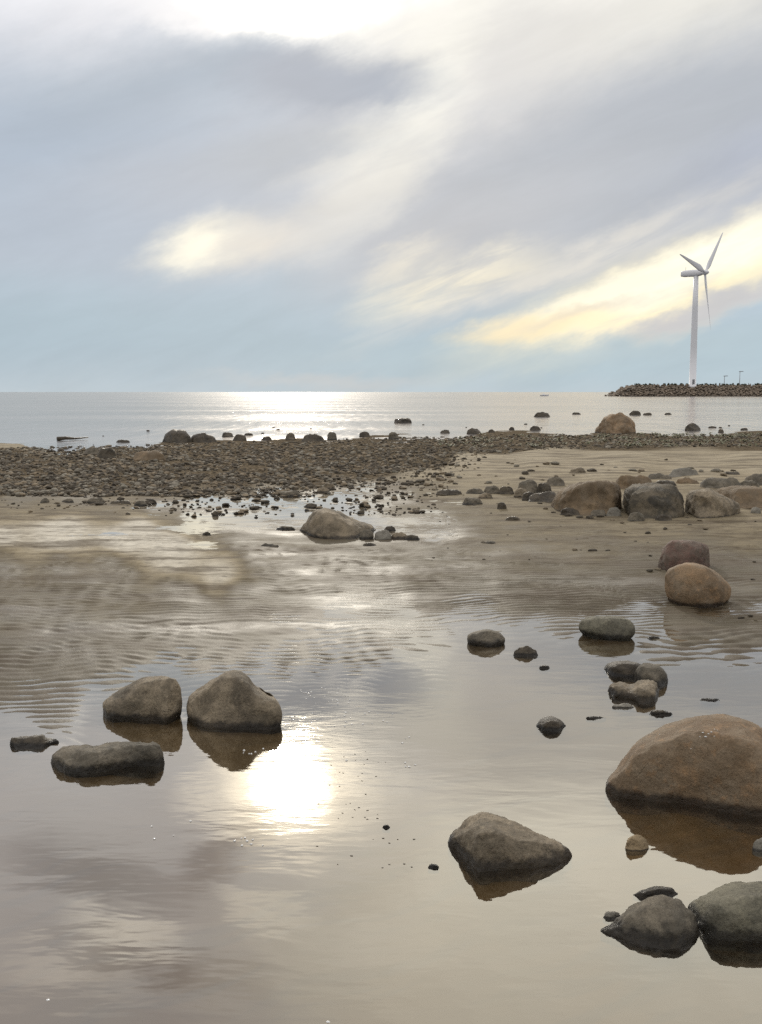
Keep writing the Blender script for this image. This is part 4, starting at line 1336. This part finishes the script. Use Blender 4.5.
def lathe(name, prof, mat, seg=24):
    V, Fc = [], []
    for r, z in prof:
        for j in range(seg):
            t = 2 * math.pi * j / seg
            V.append((r * math.cos(t), r * math.sin(t), z))
    for k in range(len(prof) - 1):
        for j in range(seg):
            Fc.append((k * seg + j, k * seg + (j + 1) % seg, (k + 1) * seg + (j + 1) % seg, (k + 1) * seg + j))
    Fc.append(tuple(range(seg))[::-1])
    Fc.append(tuple(range((len(prof) - 1) * seg, len(prof) * seg)))
    return mesh_from(name, V, Fc, mat)


tower = link('tower', lathe('tower', [(1.6, -.6), (1.6, .2), (1.32, .3), (1.25, Hh * .35), (1.06, Hh * .7), (.9, Hh - 1.2)], M['white']), (0, 0, 0), wt)
link('door', mesh_from('door', [(-.35, -1.36, .9), (.35, -1.36, .9), (.35, -1.36, 2.2), (-.35, -1.36, 2.2), (-.45, -1.3, .5), (.45, -1.2, .5), (.45, -1.3, 2.6), (-.45, -1.3, 2.6)],
                       [(0, 1, 2, 3), (4, 7, 6, 5), (0, 4, 5, 1), (1, 5, 6, 2), (2, 6, 7, 3), (3, 7, 4, 0)], M['grey_paint'], False), (0, 0, 0), tower)
# axis: rotor to the right and a little towards the shore
ax = np.array([.751, -.660, 0.0])
az_ax = math.atan2(ax[1], ax[0])
prof = [(-6.2, .25, 1.0), (-5.9, .85, 1.25), (-4.5, 1.15, 1.5), (-1.0, 1.2, 1.6), (1.6, 1.0, 1.45), (2.4, .85, 1.05), (2.6, .7, .8)]
V, Fc = [], []
seg = 16
for x, ry, rz in prof:
    for j in range(seg):
        t = 2 * math.pi * j / seg
        c_, s_ = math.cos(t), math.sin(t)
        V.append((x, ry * np.sign(c_) * abs(c_) ** .7, rz * np.sign(s_) * abs(s_) ** .7 * .85))
for k in range(len(prof) - 1):
    for j in range(seg):
        Fc.append((k * seg + j, k * seg + (j + 1) % seg, (k + 1) * seg + (j + 1) % seg, (k + 1) * seg + j))
Fc.append(tuple(range(seg))[::-1])
Fc.append(tuple(range((len(prof) - 1) * seg, len(prof) * seg)))
nac = link('nacelle', mesh_from('nacelle', V, Fc, M['white']), (0, 0, Hh), wt)
nac.rotation_euler[2] = az_ax
link('wind_vane', tube('wind_vane', [(-4.3, 0, 1.0), (-4.3, 0, 2.6)], [.07, .05], M['grey_paint']), (0, 0, 0), nac)
hub = link('hub', lathe('hub', [(.75, 0), (1.0, .5), (.98, 1.3), (.7, 2.0), (.3, 2.45), (.05, 2.55)], M['white']), (ax[0] * 2.62, ax[1] * 2.62, Hh), wt)
hub.rotation_euler = (0, math.pi / 2, az_ax)
RB = 57.4 * tm


def blade_mesh():
    V, Fc = [], []
    st_ = [(0.0, .45, .45, 0), (.05, .45, .42, 0), (.12, 1.0, .3, .3), (.2, 1.25, .22, .28), (.4, .95, .15, .2), (.65, .62, .09, .1), (.85, .4, .055, .04), (.97, .22, .03, 0), (1.0, .06, .02, 0)]
    sg = 12
    for r, ch, tk, tw in st_:
        for j in range(sg):
            t = 2 * math.pi * j / sg
            a, b = ch * math.cos(t) - ch * .25, tk * math.sin(t)
            V.append((a * math.cos(tw) - b * math.sin(tw), a * math.sin(tw) + b * math.cos(tw), .6 + r * (RB - .6)))
    for k in range(len(st_) - 1):
        for j in range(sg):
            Fc.append((k * sg + j, k * sg + (j + 1) % sg, (k + 1) * sg + (j + 1) % sg, (k + 1) * sg + j))
    Fc.append(tuple(range(sg))[::-1])
    Fc.append(tuple(range((len(st_) - 1) * sg, len(st_) * sg)))
    return mesh_from('blade', V, Fc, M['white'])


PITCH_BLADE = -24.0
bm_ = blade_mesh()
from mathutils import Matrix, Vector
axv = Vector(ax)
side = Vector((0, 0, 1)).cross(axv).normalized()         # horizontal direction in the rotor plane
if side.x < 0:
    side = -side
hubc = Vector((0, 0, Hh)) + axv * (2.62 + .85)
for angd in (42.0, 282.0, 162.0):
    # angle from straight up towards the side that is seen on the right
    sx_, cz_ = math.sin(math.radians(angd)), math.cos(math.radians(angd))
    zdir = side * sx_ + Vector((0, 0, cz_))
    ydir = axv
    xdir = ydir.cross(zdir)
    bl = link('blade', bm_, (0, 0, 0), wt)
    m4 = Matrix((xdir, ydir, zdir)).transposed().to_4x4()
    # pitch of the blade about its own length
    bl.matrix_local = Matrix.Translation(hubc) @ m4 @ Matrix.Rotation(math.radians(PITCH_BLADE), 4, 'Z')

# lamps on the breakwater
def lamp(px, ytop, dist, label, arm=True):
    t = at_y(px, ytop, dist)
    e = bpy.data.objects.new('street_lamp', None)
    e.location = (t[0], dist, HGT - .9)
    COL.objects.link(e)
    tag(e, label, 'street lamp')
    hh = t[2] - (HGT - .9)
    link('pole', lathe('pole', [(.16, -.3), (.14, 0), (.09, hh)], M['grey_paint'], 8), (0, 0, 0), e)
    head = mesh_from('lamp_head', [(-.3, -.25, hh), (1.3, -.25, hh + .1), (1.3, .25, hh + .1), (-.3, .25, hh), (-.3, -.2, hh + .3), (1.2, -.2, hh + .35), (1.2, .2, hh + .35), (-.3, .2, hh + .3)],
                     [(0, 3, 2, 1), (4, 5, 6, 7), (0, 1, 5, 4), (1, 2, 6, 5), (2, 3, 7, 6), (3, 0, 4, 7)], M['grey_paint'], False)
    link('lamp_head', head, (0, 0, 0), e)


lamp(740, 372, 411, 'taller lamp post at the right on the breakwater')
lamp(724.5, 376.5, 413, 'shorter faint lamp post between the turbine and the taller one')

# tiny boat on the horizon
bp = at_y(544, 396.5, 420)
e = bpy.data.objects.new('boat', None)
e.location = (bp[0], 420, 0)
COL.objects.link(e)
tag(e, 'tiny pale boat far out on the sea left of the breakwater', 'boat')
hv = []
for x, w, zt in [(-1.6, .55, .5), (-.8, .65, .5), (.6, .6, .55), (1.4, .3, .65), (1.9, .02, .75)]:
    hv += [(x, -w, zt), (x, -w * .6, -.15), (x, w * .6, -.15), (x, w, zt)]
hf = []
for k in range(4):
    a = k * 4
    for j in range(3):
        hf.append((a + j, a + j + 1, a + j + 5, a + j + 4))
    hf.append((a + 3, a, a + 4, a + 7))
hf.append((0, 3, 2, 1))
link('hull', mesh_from('hull', hv, hf, M['white'], False), (0, 0, 0), e)
link('cabin', mesh_from('cabin', [(-.6, -.4, .5), (.4, -.35, .5), (.4, .35, .5), (-.6, .4, .5), (-.5, -.3, .95), (.1, -.3, .95), (.1, .3, .95), (-.5, .3, .95)],
                        [(4, 5, 6, 7), (0, 1, 5, 4), (1, 2, 6, 5), (2, 3, 7, 6), (3, 0, 4, 7)], M['white'], False), (0, 0, 0), e)

# ------------------------------------------------------------------ render settings
scene.view_settings.view_transform = 'Standard'
scene.view_settings.look = 'None'
scene.view_settings.exposure = 0.14
scene.view_settings.gamma = 1.0
scene.render.engine = 'CYCLES'
scene.cycles.use_denoising = False
scene.cycles.sample_clamp_indirect = 4.0
scene.cycles.max_bounces = 6
scene.cycles.transparent_max_bounces = 12
scene.cycles.caustics_reflective = False
scene.cycles.caustics_refractive = False
